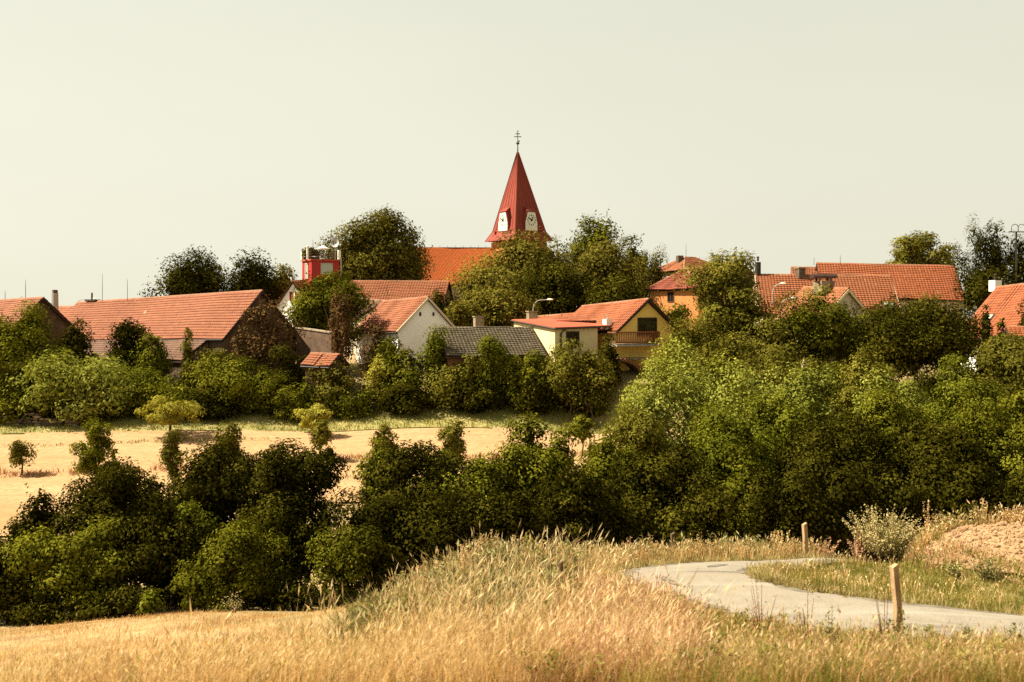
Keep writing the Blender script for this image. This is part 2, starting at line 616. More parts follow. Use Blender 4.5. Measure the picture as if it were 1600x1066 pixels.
def smooth_line(L, per=6):
    P = np.array([gp(*q) for q in L])
    out = []
    for i in range(len(P) - 1):
        p0, p1, p2, p3 = P[max(i - 1, 0)], P[i], P[i + 1], P[min(i + 2, len(P) - 1)]
        for k in range(per):
            t = k / per
            out.append(.5 * ((2 * p1) + (-p0 + p2) * t + (2 * p0 - 5 * p1 + 4 * p2 - p3) * t * t + (-p0 + 3 * p1 - 3 * p2 + p3) * t ** 3))
    out.append(P[-1])
    return np.array(out)


so_, si_ = smooth_line(OUT), smooth_line(INN)
ROADPOLY = [tuple(p) for p in so_] + [tuple(p) for p in si_[::-1]]


def ribbon(name, a, b_, mat, dz, nx=14, wob=0.0, crown=.04):
    n = len(a)
    T = np.linspace(0, 1, nx)
    V = []
    for i in range(n):
        wv = wob * (math.sin(i * 1.7) + math.sin(i * .73 + 1)) * .5
        for t in T:
            p = a[i] * (1 - t) + b_[i] * t
            if t in (0.0, 1.0) and wob:
                d = (b_[i] - a[i]) / (np.linalg.norm(b_[i] - a[i]) + 1e-6)
                p = p + d * wv
            V.append((p[0], p[1], crown * 4 * t * (1 - t)))
    V = np.array(V)
    V[:, 2] += H(V[:, 0], V[:, 1]) + dz
    idx = np.arange(n * nx).reshape(n, nx)
    Fc = np.stack([idx[:-1, :-1], idx[:-1, 1:], idx[1:, 1:], idx[1:, :-1]], -1).reshape(-1, 4)
    o = obj(name, mesh_np(name, V, Fc, mat, smooth=True))
    return tag(o, kind='structure')


ribbon('road', so_ * 1.0 + (si_ - so_) * .13, si_, 'asphalt_pale', .055, wob=.16)
n_ = len(so_)


def patch(i0, i1, ta, tb):  # thin darker strip laid over part of the lane surface
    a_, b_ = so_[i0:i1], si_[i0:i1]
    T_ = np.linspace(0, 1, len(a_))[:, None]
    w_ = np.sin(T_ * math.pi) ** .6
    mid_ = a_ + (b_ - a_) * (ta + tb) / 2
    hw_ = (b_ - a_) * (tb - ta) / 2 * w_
    ribbon('road_dark_patch', mid_ - hw_, mid_ + hw_, 'asphalt_dark', .062 + .16 * (1 - (2 * (ta + tb) / 2 - 1) ** 2) * .25, 5, .05, .0)


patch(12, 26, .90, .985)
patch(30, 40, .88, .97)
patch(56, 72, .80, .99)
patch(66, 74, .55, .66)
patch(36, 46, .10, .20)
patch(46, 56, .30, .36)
ribbon('road_edge', so_ - (si_ - so_) * .02, so_ + (si_ - so_) * .22, 'asphalt_dark', .045, 5, .16, .0)

# the ploughed field above the lane
PLOUGH = [gp(*q) for q in [(1445, 24.2), (1420, 26.2), (1432, 27.4), (1500, 27.8), (1620, 28.3), (1800, 28.8), (2100, 29), (2200, 21), (1800, 21.5), (1600, 22.4), (1510, 23.2)]]
pl = grid_sheet('ploughed_field', lambda y: (9, 27), np.arange(20.5, 29.2, .14), 'soil', .05, 140,
                mask=lambda x, y: inpoly(x, y, PLOUGH),
                extra=lambda x, y: .012 * noise2(x, y, .55, 21) + .012 * noise2(x, y, .25, 22))
tag(pl, kind='structure')

# the dry fields in the valley
FIELD = [gp(*q) for q in [(-700, 50), (0, 51), (300, 53.5), (560, 56), (1010, 56), (1040, 70), (1000, 75.2), (700, 74.6), (400, 74.8), (0, 74.2), (-700, 73)]]
fd = grid_sheet('wheat_field', lambda y: (-1.05 * y, .2 * y), np.arange(49, 76, .5), 'wheat_stubble', .07, 160, mask=lambda x, y: inpoly(x, y, FIELD))
tag(fd, kind='structure')
MEADOW = [gp(*q) for q in [(-700, 73), (0, 74.2), (400, 74.8), (700, 74.6), (1000, 75.2), (1060, 80), (900, 80.4), (400, 79.5), (0, 79), (-700, 79)]]
md = grid_sheet('field_margin', lambda y: (-1.1 * y, .25 * y), np.arange(72, 81.5, .4), 'far_meadow', .05, 160, mask=lambda x, y: inpoly(x, y, MEADOW))
tag(md, kind='structure')


# ------------------------------------------------------------------ buildings
def nrm(v):
    v = np.asarray(v, float)
    return v / (np.linalg.norm(v) + 1e-12)


def tile_mesh(name, rl, rr, er, el, mat, course=.36, tw=.30, lift=None):
    """stepped courses of roof tiles on the quad ridge-left, ridge-right, eave-right, eave-left (local coords)"""
    rl, rr, er, el = (np.asarray(q, float) for q in (rl, rr, er, el))
    lift = lift or LIFT[0]
    n = nrm(np.cross(er - rl, rr - el))
    if n[2] < 0:
        n = -n
    nc = max(2, int(round(np.linalg.norm((el + er) / 2 - (rl + rr) / 2) / course)))
    nw = max(2, int(round(max(np.linalg.norm(rr - rl), np.linalg.norm(er - el)) / tw)))
    ci, wi = np.meshgrid(np.arange(nc), np.arange(nw), indexing='ij')
    ci, wi = ci.ravel(), wi.ravel()
    N = len(ci)
    r = np.random.default_rng(int(abs(rl[0] * 91 + er[1] * 37)) % 99991)

    def P(s, t):
        s, t = s[:, None], t[:, None]
        return (rl * (1 - s) + rr * s) * (1 - t) + (el * (1 - s) + er * s) * t

    g = .03
    s0, s1 = (wi + g) / nw, (wi + 1 - g) / nw
    t0, t1 = ci / nc, (ci + 1.06) / nc
    jl = r.normal(0, .003, N)
    # sagging: old roofs are never quite flat
    sag = (.045 * (1 + np.sin((wi / nw) * 9 + ci * .12)) + .025 * (1 + np.sin((wi / nw) * 23 + 1)))[:, None] * n
    lo = (.012 + jl * .3)[:, None] * n + sag
    hi = (lift + jl)[:, None] * n + sag
    sm = (s0 + s1) / 2
    mid = .02 * n
    a, bq = P(s0, t0) + lo, P(s1, t0) + lo
    c, m2, d = P(s1, t1) + hi, P(sm, t1) + hi + mid, P(s0, t1) + hi
    m1 = P(sm, t0) + lo + mid
    e, f = P(s1, t1) - .01 * n + sag, P(s0, t1) - .01 * n + sag
    V = np.stack([a, m1, bq, c, m2, d, e, f], 1).reshape(-1, 3)
    k = np.arange(N)[:, None] * 8
    Fq = np.concatenate([k + np.array([[0, 1, 4, 5]]), k + np.array([[1, 2, 3, 4]]), k + np.array([[5, 3, 6, 7]])])
    tone = np.clip(.5 + r.normal(0, .09, N) + .06 * np.sin(ci * 1.3 + r.uniform(0, 6)), 0, 1)
    odd = r.random(N)          # replaced and lichen-darkened tiles
    tone = np.where(odd < .015, 1.0, np.where(odd > .975, .0, tone))
    return mesh_np(name, V, Fq, mat, np.concatenate([tone] * 3))


def ridge_caps(mb, p, q, r=.13, step=.42):
    p, q = np.asarray(p, float), np.asarray(q, float)
    L = np.linalg.norm(q - p)
    n = max(1, int(L / step))
    d = (q - p) / n
    dn = nrm(d)
    a = nrm(np.cross(dn, (0, 0, 1)))
    u = np.cross(a, dn)
    for i in range(n):
        c0, c1 = p + d * i - d * .04, p + d * (i + 1.04)
        r0, r1 = r * 1.12, r * .9
        vs = []
        for c, rr in ((c0, r0), (c1, r1)):
            for t in (-.15, .85, math.pi / 2, math.pi - .85, math.pi + .15):
                vs.append(c + a * math.cos(t) * rr + u * math.sin(t) * rr)
        fs = [(j, j + 1, j + 6, j + 5) for j in range(4)] + [(0, 4, 3, 2, 1), (5, 6, 7, 8, 9)]
        mb.add(vs, fs)


def add_window(root, c, u, n, w, h, frame='white_paint', pane='window_glass', bars=1, t=.07):
    """window centred at c (local to root) on a wall with horizontal axis u and outward normal n"""
    c, u, n = np.asarray(c, float), nrm(u), nrm(n)
    z = np.array([0, 0, 1.])
    f = MB()
    for sx in (-1, 1):
        f.box(c + u * sx * (w / 2) + n * .02, u * t / 2, n * .05, z * (h / 2 + t / 2))
    for sz in (-1, 1):
        f.box(c + z * sz * (h / 2) + n * .021, u * (w / 2 - t / 2), n * .045, z * t / 2)
    for k in range(bars):
        f.box(c + u * ((k + 1) / (bars + 1) - .5) * w + n * .015, u * t * .35, n * .035, z * (h / 2 - t / 2))
    wo_ = obj('window', f.mesh('window', frame), root)
    p = MB()
    p.box(c + n * .008, u * (w / 2 - t / 4), n * .012, z * (h / 2 - t / 4))
    obj('pane', p.mesh('pane', pane), wo_)
    return wo_


def chimney(root, c, w, h, mat='stone_light', cap=True, pot=False, rz=0.3):
    """chimney with base centre c (local)"""
    c = np.asarray(c, float)
    ax, ay = np.array([math.cos(rz), math.sin(rz), 0]), np.array([-math.sin(rz), math.cos(rz), 0])
    m = MB()
    m.box(c + (0, 0, h / 2), ax * w / 2, ay * w / 2, (0, 0, h / 2))
    o = obj('chimney', m.mesh('chimney', mat), root)
    if cap:
        m = MB()
        m.box(c + (0, 0, h + .052), ax * (w / 2 + .07), ay * (w / 2 + .07), (0, 0, .05))
        obj('cap', m.mesh('cap', 'stone_light'), o)
    if pot:
        m = MB()
        m.lathe(c + np.array((0, 0, h + .1)), [(.11, 0), (.10, .35), (.16, .37), (.16, .42), (.02, .5)], 8)
        obj('pot', m.mesh('pot', 'metal_dark'), o)
    return o


LIFT = [.066]


def gable_house(name, label, A, B, w, drop, wall, tile, cat='house', over=.25, vergemat='fascia_dark', fascia=True, group=None, course=.34, tw=.30,
                side=None, ridge_tiles=True, back_drop=None, caps_mat='ridge_clay', depth=2.5):
    """gabled house: ridge A (far/left) to B, half width w, eaves drop below the ridge. Returns a dict with the local frame."""
    A, B = np.asarray(A, float), np.asarray(B, float)
    d3 = B - A
    d = nrm((d3[0], d3[1], 0))
    n = np.array([d[1], -d[0], 0])
    if n @ (A + B) > 0:          # toward the camera
        n = -n
    base = np.array([(A[0] + B[0]) / 2, (A[1] + B[1]) / 2, 0])
    gz = [h1(*(P[:2] + n[:2] * k * w)) for P in (A, B) for k in (-1, 1)]
    z0 = min(gz)
    base[2] = z0
    root = thing(name, label, cat, base, group)
    a, b_ = A - base, B - base
    up = np.array([0, 0, 1.])
    e_f = n * w - up * drop
    e_b = -n * w - up * (back_drop or drop)
    # walls: pentagon prism set in from the roof edges
    i = nrm(d3)
    aw, bw = a + i * over, b_ - i * over
    k = 1 - over / w
    low = up * (0.16)

    def prof(c):
        return [np.array([*(c + n * w * k)[:2], -.4]), c + e_f * k - low, c - low, c + e_b * k - low, np.array([*(c - n * w * k)[:2], -.4])]
    m = MB()
    m.prism(prof(bw), aw - bw)
    if abs(aw[2] - bw[2]) > 1e-6:
        m = MB()
        pa, pb = prof(aw), prof(bw)
        m.add(pb + pa, [(0, 1, 2, 3, 4), (9, 8, 7, 6, 5)] + [(q, (q + 1) % 5, 5 + (q + 1) % 5, 5 + q) for q in range(5)])
    obj('wall', m.mesh('wall', wall), root)
    # roof slab, tiles, ridge caps
    m = MB()
    th = up * .11
    for e in (e_f, e_b):
        q = [a, b_, b_ + e, a + e]
        m.add([p - up * .012 for p in q] + [p - th for p in q], [(0, 1, 2, 3), (7, 6, 5, 4), (0, 4, 5, 1), (1, 5, 6, 2), (2, 6, 7, 3), (3, 7, 4, 0)])
    roof = obj('roof', m.mesh('roof', vergemat), root)
    for e in (e_f, e_b):
        if e is e_b:
            tme = tile_mesh('roof_tiles', b_, a, a + e, b_ + e, tile, course * 1.5, tw * 2)
        else:
            tme = tile_mesh('roof_tiles', a, b_, b_ + e, a + e, tile, course, tw)
        tag(obj('roof_tiles', tme, roof), kind='stuff')
    if ridge_tiles:
        m = MB()
        ridge_caps(m, a + up * .02, b_ + up * .02)
        tag(obj('ridge_tiles', m.mesh('ridge_tiles', caps_mat), roof), kind='stuff')
    if fascia:
        for P_, s in ((b_, 1), (a, -1)):
            for e in (e_f, e_b):
                m = MB()
                m.bar(P_ + i * s * .03 - up * .08, P_ + e + i * s * .03 - up * .08, .03, up, .10)
                obj('bargeboard', m.mesh('bargeboard', vergemat), roof)
    for e, s_ in ((e_f, 1), (e_b, -1)):
        m = MB()
        m.tube([a + e + n * s_ * .05 - up * .09, b_ + e + n * s_ * .05 - up * .09], .065, 6)
        obj('gutter', m.mesh('gutter', 'metal_dark'), roof)
    return dict(root=root, base=base, a=a, b=b_, d=d, n=n, w=w, drop=drop, ef=e_f, eb=e_b, aw=aw, bw=bw, k=k, i=i, roof=roof)


def on_front(hs, s, t, lift=0.0):
    """point on the front slope: s along the ridge 0..1, t down the slope 0..1 (local)"""
    return hs['a'] * (1 - s) + hs['b'] * s + hs['ef'] * t + np.array([0, 0, lift])


# --- long barn and what is joined to it
barn = gable_house('barn', 'long barn with a sagging orange tile roof and an ivy-clad gable end', W(122, 473.5, 113), W(410, 455, 88), 4.05, 4.3,
                   'brown_wall', 'tile_orange', 'barn')
r = barn['root']
m = MB()
m.tube([on_front(barn, .09, -.02, .0), on_front(barn, .09, -.02, 1.0)], .10, 8)
obj('vent_pipe', m.mesh('vent_pipe', 'metal_dark'), r)
m = MB()
m.box(on_front(barn, .10, 0, .18), barn['d'] * 1.3, barn['n'] * .35, (0, 0, .09))
obj('ridge_hatch', m.mesh('ridge_hatch', 'fascia_dark'), r)
m = MB()
m.bar(on_front(barn, .085, 0, .07), on_front(barn, .03, .62, .07), .09, r2=.05)
obj('verge_strip', m.mesh('verge_strip', 'stone_light'), r)
m = MB()
m.box(on_front(barn, .50, .36, .08), barn['d'] * .25, nrm(barn['ef']) * .12, (0, 0, .03))
obj('roof_vent', m.mesh('roof_vent', 'metal_grey'), r)

ann = gable_house('barn_annexe', 'lower tiled roof joined to the far end of the long barn', W(70, 479, 124), W(121, 480, 113.6), 3.4, 3.9, 'brown_wall', 'tile_orange', 'shed')
m = MB()
p = W(86, 502, 108) - ann['base']
p2 = W(86, 458, 108) - ann['base']
m.tube([p - (0, 0, 2.), p2], [.42, .36], 8)
obj('flue', m.mesh('flue', 'metal_grey'), ann['root'])
m = MB()
m.tube([p2, p2 + (0, 0, .35)], [.30, .30], 8)
obj('flue_tip', m.mesh('flue_tip', 'stone_dark'), ann['root'])

# lean-to against the barn front
e0, e1 = barn['a'] * .72 + barn['b'] * .28 + barn['ef'] * .97, barn['a'] * .07 + barn['b'] * .93 + barn['ef'] * .97
gl = barn['base']
root = thing('lean_to_shed', 'low brown-tiled lean-to roof along the front of the long barn', 'shed', gl)
dn = barn['n'] * 2.6 - np.array([0, 0, 1.75])
dz = np.array([0, 0, -.22])
e0, e1 = e0 + dz, e1 + dz
m = MB()
m.add([e0, e1, e1 + dn, e0 + dn, e0 + dz, e1 + dz, e1 + dn + dz, e0 + dn + dz], [(0, 1, 2, 3), (7, 6, 5, 4), (0, 4, 5, 1), (1, 5, 6, 2), (2, 6, 7, 3), (3, 7, 4, 0)])
rf = obj('roof', m.mesh('roof', 'fascia_dark'), root)
tag(obj('roof_tiles', tile_mesh('roof_tiles', e0, e1, e1 + dn, e0 + dn, 'tile_brown', .36, .3), rf), kind='stuff')
m = MB()
q0, q1 = e0 + dn * .92 - (0, 0, .25), e1 + dn * .92 - (0, 0, .25)
g0, g1 = q0.copy(), q1.copy()
g0[2] = g1[2] = -.5
t0, t1 = e0 - (0, 0, .2), e1 - (0, 0, .2)
m.add([q0, q1, g1, g0, t0, t1, np.array([t1[0], t1[1], -.5]), np.array([t0[0], t0[1], -.5])],
      [(0, 1, 2, 3), (7, 6, 5, 4), (0, 3, 7, 4), (1, 5, 6, 2), (0, 4, 5, 1), (3, 2, 6, 7)])
obj('wall', m.mesh('wall', 'brown_wall'), root)

# brown yard wall with a coping running from the barn gable
pa, pb = W(466, 513, 90), W(521, 521, 84)
root = thing('yard_wall', 'brown rendered yard wall with tile coping beside the barn gable', 'wall', (pa[0], pa[1], h1(pa[0], pa[1])))
off = np.array(root.location)
d = nrm((pb - pa) * (1, 1, 0))
nn = np.array([d[1], -d[0], 0])
m = MB()
lo = lambda q: np.array([q[0], q[1], h1(q[0], q[1]) - .4])
for P_ in (1,):
    A0, B0 = lo(pa) - off, lo(pb) - off
    A1, B1 = pa - off, pb - off
    m.add([A0 + nn * .2, B0 + nn * .2, B1 + nn * .2, A1 + nn * .2, A0 - nn * .2, B0 - nn * .2, B1 - nn * .2, A1 - nn * .2],
          [(0, 1, 2, 3), (7, 6, 5, 4), (0, 3, 7, 4), (1, 5, 6, 2), (3, 2, 6, 7), (0, 4, 5, 1)])
obj('wall_body', m.mesh('wall_body', 'brown_wall'), root)
m = MB()
m.bar(A1 + (0, 0, .06), B1 + (0, 0, .06), .28, r2=.06)
obj('coping', m.mesh('coping', 'stone_light'), root)

gable_house('small_shed', 'tiny shed roof of orange tiles in the bushes below the yard wall', W(486, 553, 81), W(531, 555, 80), 1.5, .9, 'brown_wall', 'tile_orange', 'shed')
far = gable_house('farmhouse', 'old house with dark brown gable at the edge of the village beside a thin flue', W(-60, 474, 102), W(68, 466, 93), 3.9, 3.6, 'brown_wall', 'tile_orange')

# --- white gable house with its wing
wh = gable_house('white_gable_house', 'house with plain white gable pierced by two tiny dark openings', W(598, 472, 97), W(669, 465, 90), 3.35, 3.15, 'plaster_white', 'tile_orange', fascia=False)
bx = wh['bw'] + wh['i'] * .0
for s in (-.24, .24):
    c = wh['bw'] - wh['n'] * (s * 3.0) - np.array([0, 0, 1.55])
    m = MB()
    m.box(c + wh['d'] * .02, wh['n'] * .10, wh['d'] * .03, (0, 0, .17))
    f = obj('vent_opening', m.mesh('vent_opening', 'black_paint'), wh['root'])
m = MB()
m.bar(wh['b'] + wh['i'] * .04 - (0, 0, .06), wh['b'] + wh['ef'] + wh['i'] * .04 - (0, 0, .06), .05, r2=.09)
m.bar(wh['b'] + wh['i'] * .04 - (0, 0, .06), wh['b'] + wh['eb'] + wh['i'] * .04 - (0, 0, .06), .05, r2=.09)
obj('verge_mortar', m.mesh('verge_mortar', 'plaster_cream'), wh['roof'])
cr = gable_house('cream_house', 'cream rendered house half hidden behind the brown dead spruce', W(548, 466, 104), W(603, 471, 99), 3.2, 1.5, 'plaster_cream', 'tile_brown')
c = cr['base'] * 0 + cr['bw'] * .45 + cr['aw'] * .55 + cr['n'] * 3.2 * cr['k'] - np.array([0, 0, 3.2])
add_window(cr['root'], c, cr['d'], cr['n'], .9, 1.3, 'white_paint', 'window_bright')
m = MB()
c = cr['bw'] * .72 + cr['aw'] * .28 + cr['ef'] * 1.02
m.tube([c, c * (1, 1, 0)], .08, 6)
obj('downpipe', m.mesh('downpipe', 'metal_dark'), cr['root'])

# long roof behind, church nave
bk = gable_house('long_tiled_house', 'long orange roof with level ridge between the white gable and the church nave', W(548, 440, 111), W(702, 440.5, 110), 4.6, 3.0, 'plaster_cream', 'tile_orange')
m = MB()
c = on_front(bk, .42, .55, 0)
m.tube([c, c + (0, 0, 1.2)], .03, 5)
obj('aerial', m.mesh('aerial', 'metal_dark'), bk['roof'])
LIFT[0] = .03
nave = gable_house('church_nave', 'church nave with smooth bright orange roof behind the chestnut trees', W(632, 388, 131), W(800, 388.5, 136), 6.2, 5.3, 'plaster_cream', 'tile_bright', 'church', course=.22, tw=.2,
                   caps_mat='tile_brown')
for k in range(14):
    m = MB()
    p = on_front(nave, (k + .5) / 14, 0, .1)
    m.bar(p, p + (0, 0, .3), .02)
    obj('ridge_spike', m.mesh('ridge_spike', 'metal_dark'), nave['roof'])
c = on_front(nave, .08, 0, 0)
m = MB()
m.tube([c, c + (0, 0, 1.3)], .07, 6)
m.box(c + (0, 0, 1.35), (.2, 0, 0), (0, .15, 0), (0, 0, .1))
obj('vent_pipe', m.mesh('vent_pipe', 'metal_dark'), nave['roof'])

LIFT[0] = .066
# --- church tower with clock dormers
TY = 135.0
tc = W(811, 377, TY)
tcx, tcy, tz = tc[0], TY, tc[2]
gz = h1(tcx, tcy)
root = thing('church_tower', 'church tower with red pyramid spire, white clock faces and a cross on top', 'church tower', (tcx, tcy, gz))
PX = TY / F
zz = lambda py: (HZ - py) / F * TY - gz
ang0 = math.radians(-8)


def ring(rad, z):
    return [np.array([rad * math.cos(ang0 - math.pi / 2 + k * math.pi / 2), rad * math.sin(ang0 - math.pi / 2 + k * math.pi / 2), z]) for k in range(4)]


m = MB()
rw = 44 * PX
q0, q1 = ring(rw, -.5), ring(rw, zz(379))
m.add(q0 + q1, [(k, (k + 1) % 4, 4 + (k + 1) % 4, 4 + k) for k in range(4)] + [(0, 3, 2, 1), (4, 5, 6, 7)])
obj('wall', m.mesh('wall', 'plaster_orange'), root)
m = MB()
L = [ring(54 * PX, zz(377.5)), ring(52.5 * PX, zz(375)), ring(42 * PX, zz(362.5)), ring(1.2 * PX, zz(238))]
LEAN = np.array([-2.0 * PX, 0, 0])      # the old spire leans a little
L[3] = [q + LEAN for q in L[3]]
vs = sum(L, [])
fs = [(4 * j + k, 4 * j + (k + 1) % 4, 4 * j + 4 + (k + 1) % 4, 4 * j + 4 + k) for j in range(3) for k in range(4)] + [(3, 2, 1, 0), (12, 13, 14, 15)]
m.add(vs, fs)
spire = obj('spire', m.mesh('spire', 'metal_red'), root)
m = MB()
for k in range(4):
    for s in np.linspace(.14, .86, 5):
        pts = [L[j][k] * (1 - s) + L[j][(k + 1) % 4] * s for j in (0, 2, 3)]
        out = nrm((L[0][k] + L[0][(k + 1) % 4]) * (1, 1, 0)) * .02
        for a_, b2 in zip(pts[:-1], pts[1:]):
            m.bar(a_ + out, b2 + out, .016)
    for a_, b2 in zip([L[j][k] for j in (0, 2)], [L[j][k] for j in (2, 3)]):
        m.bar(a_, b2, .05)
obj('standing_seams', m.mesh('standing_seams', 'metal_red'), spire)
for k in range(4):
    nd = nrm((L[0][k] + L[0][(k + 1) % 4]) * (1, 1, 0))
    ud = np.array([-nd[1], nd[0], 0])
    zb, zt = zz(364), zz(332.5)
    hh = zt - zb
    fr = nd * (31 * PX)
    hw = 1.15
    prof = [(-hw, 0), (hw, 0), (hw * 1.0, hh * .42), (hw * .60, hh), (-hw * .60, hh), (-hw * 1.0, hh * .42)]
    poly = [fr + ud * x_ + np.array([0, 0, zb + z_]) for x_, z_ in prof]
    m = MB()
    m.prism(poly, -nd * 1.9)
    dorm = obj('clock_dormer', m.mesh('clock_dormer', 'metal_red'), root)
    # small hood above
    m = MB()
    top = [fr + nd * .12 + ud * x_ + np.array([0, 0, zb + hh + .0]) for x_ in (-.8, .8)]
    apex = nd * .75 + np.array([0, 0, zb + hh + 2.2])
    tt = [fr - nd * 1.2 + ud * x_ + np.array([0, 0, zb + hh + .85]) for x_ in (-.35, .35)]
    m.add([top[0], top[1], tt[1], tt[0], top[0] - (0, 0, .08), top[1] - (0, 0, .08), tt[1] - nd * .8 - (0, 0, .6), tt[0] - nd * .8 - (0, 0, .6)],
          [(0, 1, 2, 3), (7, 6, 5, 4), (0, 4, 5, 1), (1, 5, 6, 2), (2, 6, 7, 3), (3, 7, 4, 0)])
    obj('hood', m.mesh('hood', 'metal_red'), dorm)
    m = MB()
    s_ = .90
    poly = [fr + nd * .012 + ud * x_ * s_ + np.array([0, 0, zb + .12 + z_ * .90]) for x_, z_ in prof]
    m.prism(poly, nd * .04)
    obj('clock_face', m.mesh('clock_face', 'clock_white'), dorm)
    cc = fr + nd * .075 + np.array([0, 0, zb + hh * .56])
    for q in range(12):
        m = MB()
        t = q * math.pi / 6
        dv = ud * math.sin(t) + np.array([0, 0, math.cos(t)])
        m.bar(cc + dv * .58, cc + dv * .74, .05 if q % 3 else .075, nd, .012)
        obj('hour_mark', m.mesh('hour_mark', 'black_paint'), dorm)
    m = MB()
    t = math.radians(-62)
    dv = ud * math.sin(t) + np.array([0, 0, math.cos(t)])
    m.bar(cc + nd * .03 - dv * .2, cc + nd * .03 + dv * .60, .06, nd, .012)
    obj('clock_hand', m.mesh('clock_hand', 'black_paint'), dorm)
    m = MB()
    t = math.radians(28)
    dv = ud * math.sin(t) + np.array([0, 0, math.cos(t)])
    m.bar(cc + nd * .06 - dv * .2, cc + nd * .06 + dv * .42, .075, nd, .012)
    obj('clock_hand', m.mesh('clock_hand', 'black_paint'), dorm)
    for s in (-1, 1):
        c = nd * (29.6 * PX) + ud * s * 1.75 + np.array([0, 0, zz(364.5)])
        m = MB()
        m.box(c, ud * .13, nd * .35, (0, 0, .2))
        obj('roof_hook', m.mesh('roof_hook', 'metal_red'), spire)
m = MB()
m.tube([(0, 0, zz(239)), (0, 0, zz(223))], [.10, .06], 6)
m.v = [tuple(np.array(q) + LEAN) for q in m.v]
fin = obj('finial', m.mesh('finial', 'metal_dark'), root)
m = MB()
m.lathe((0, 0, zz(224)), [(.02, -.22), (.2, -.12), (.25, 0), (.2, .13), (.02, .22)], 10)
m.box((.12, 0, zz(224) + .3), (.16, 0, 0), (0, .05, 0), (0, 0, .07))
m.v = [tuple(np.array(q) + LEAN) for q in m.v]
obj('ball', m.mesh('ball', 'metal_dark'), fin)
m = MB()
m.tube([(0, 0, zz(223)), (0, 0, zz(204.5))], .05, 5)
for py, hw in ((213.8, .42), (209.2, .24)):
    m.bar((-hw, 0, zz(py)), (hw, 0, zz(py)), .045)
    for s in (-1, 1):
        m.box((s * hw, 0, zz(py)), (.05, 0, 0), (0, .04, 0), (0, 0, .07))
m.box((0, 0, zz(205)), (.09, 0, 0), (0, .04, 0), (0, 0, .05))
m.v = [tuple(np.array(q) + LEAN) for q in m.v]
obj('cross', m.mesh('cross', 'metal_dark'), fin)

# --- house with the red roof lantern
rh = gable_house('red_tower_house', 'pale gabled house carrying a red flat-topped lookout with parasol and dish', W(456, 440, 112), W(540, 436, 120), 3.6, 3.9, 'plaster_white', 'tile_orange', fascia=False)
rr = rh['root']
ga = rh['aw']
for s in (-.42, .42):
    add_window(rr, ga + rh['n'] * (s + .1) - np.array([0, 0, 1.75]), rh['n'], -rh['d'], .42, 1.0, 'red_paint', 'red_paint', 0)
c0 = W(487, 437, 112) - rh['base']
cth = math.radians(38)
ax, ay = np.array([math.cos(cth), -math.sin(cth), 0]), np.array([math.sin(cth), math.cos(cth), 0])
# front corner at the given pixel: walls run back-right (u1) and back-left (u2)
u1, u2 = np.array([.94, .34, 0]), np.array([-.55, .835, 0])
hb, ht = -1.5, (437 - 407) / F * 112
l1, l2 = 3.2, 3.0
cc = [c0, c0 + u1 * l1, c0 + u1 * l1 + u2 * l2, c0 + u2 * l2]
m = MB()
m.add([q + (0, 0, hb) for q in cc] + [q + (0, 0, ht) for q in cc], [(k, (k + 1) % 4, 4 + (k + 1) % 4, 4 + k) for k in range(4)] + [(3, 2, 1, 0), (4, 5, 6, 7)])
lan = obj('lookout', m.mesh('lookout', 'plaster_red'), rr)
ctr = sum(cc) / 4
m = MB()
ce = [ctr + (q - ctr) * 1.09 for q in cc]
m.add([q + (0, 0, ht) for q in ce] + [q + (0, 0, ht + .16) for q in ce], [(k, (k + 1) % 4, 4 + (k + 1) % 4, 4 + k) for k in range(4)] + [(3, 2, 1, 0), (4, 5, 6, 7)])
obj('flat_roof', m.mesh('flat_roof', 'metal_red_sheet'), rr)
n1, n2 = np.array([u1[1], -u1[0], 0]), -np.array([u2[1], -u2[0], 0])
n1 = n1 if n1[1] < 0 else -n1
n2 = n2 if n2[0] < 0 else -n2
w1 = add_window(rr, c0 + u1 * 1.75 + (0, 0, ht - .95), u1, n1, 1.35, 1.25, 'metal_grey', 'window_bright', 0)
add_window(rr, c0 + u2 * 1.55 + (0, 0, ht - 1.2), u2, n2, .75, 1.75, 'white_paint', 'window_bright', 0)
m = MB()
zr = ht + .16
for q, p in zip(ce, ce[1:] + ce[:1]):
    q, p = ctr + (q - ctr) * .92, ctr + (p - ctr) * .92
    for hh in (.35, .62, .9):
        m.bar(q + (0, 0, zr + hh), p + (0, 0, zr + hh), .025)
    for k in range(5):
        t = k / 5
        s = q * (1 - t) + p * t
        m.bar(s + (0, 0, zr), s + (0, 0, zr + .92), .025)
obj('railing', m.mesh('railing', 'wood_dark'), rr)
for q, hh in ((cc[3], 1.0), (cc[1], 1.1)):
    m = MB()
    m.box(q + (0, 0, zr + hh / 2), u1 * .14, u2 * .14, (0, 0, hh / 2))
    obj('corner_post', m.mesh('corner_post', 'white_paint'), rr)
m = MB()
m.tube([cc[1] + n1 * .1 + u1 * .2 + (0, 0, ht - 2.4), cc[1] + n1 * .1 + u1 * .2 + (0, 0, zr + .2)], .09, 6)
obj('downpipe', m.mesh('downpipe', 'metal_grey'), rr)
m = MB()
m.lathe(c0 * .75 + cc[2] * .25 + np.array((-1.0, 0, zr)), [(.16, 0), (.16, .1), (.15, 1.4), (.19, 1.42), (.19, 1.6), (.02, 1.66)], 8)
obj('flue', m.mesh('flue', 'white_paint'), rr)

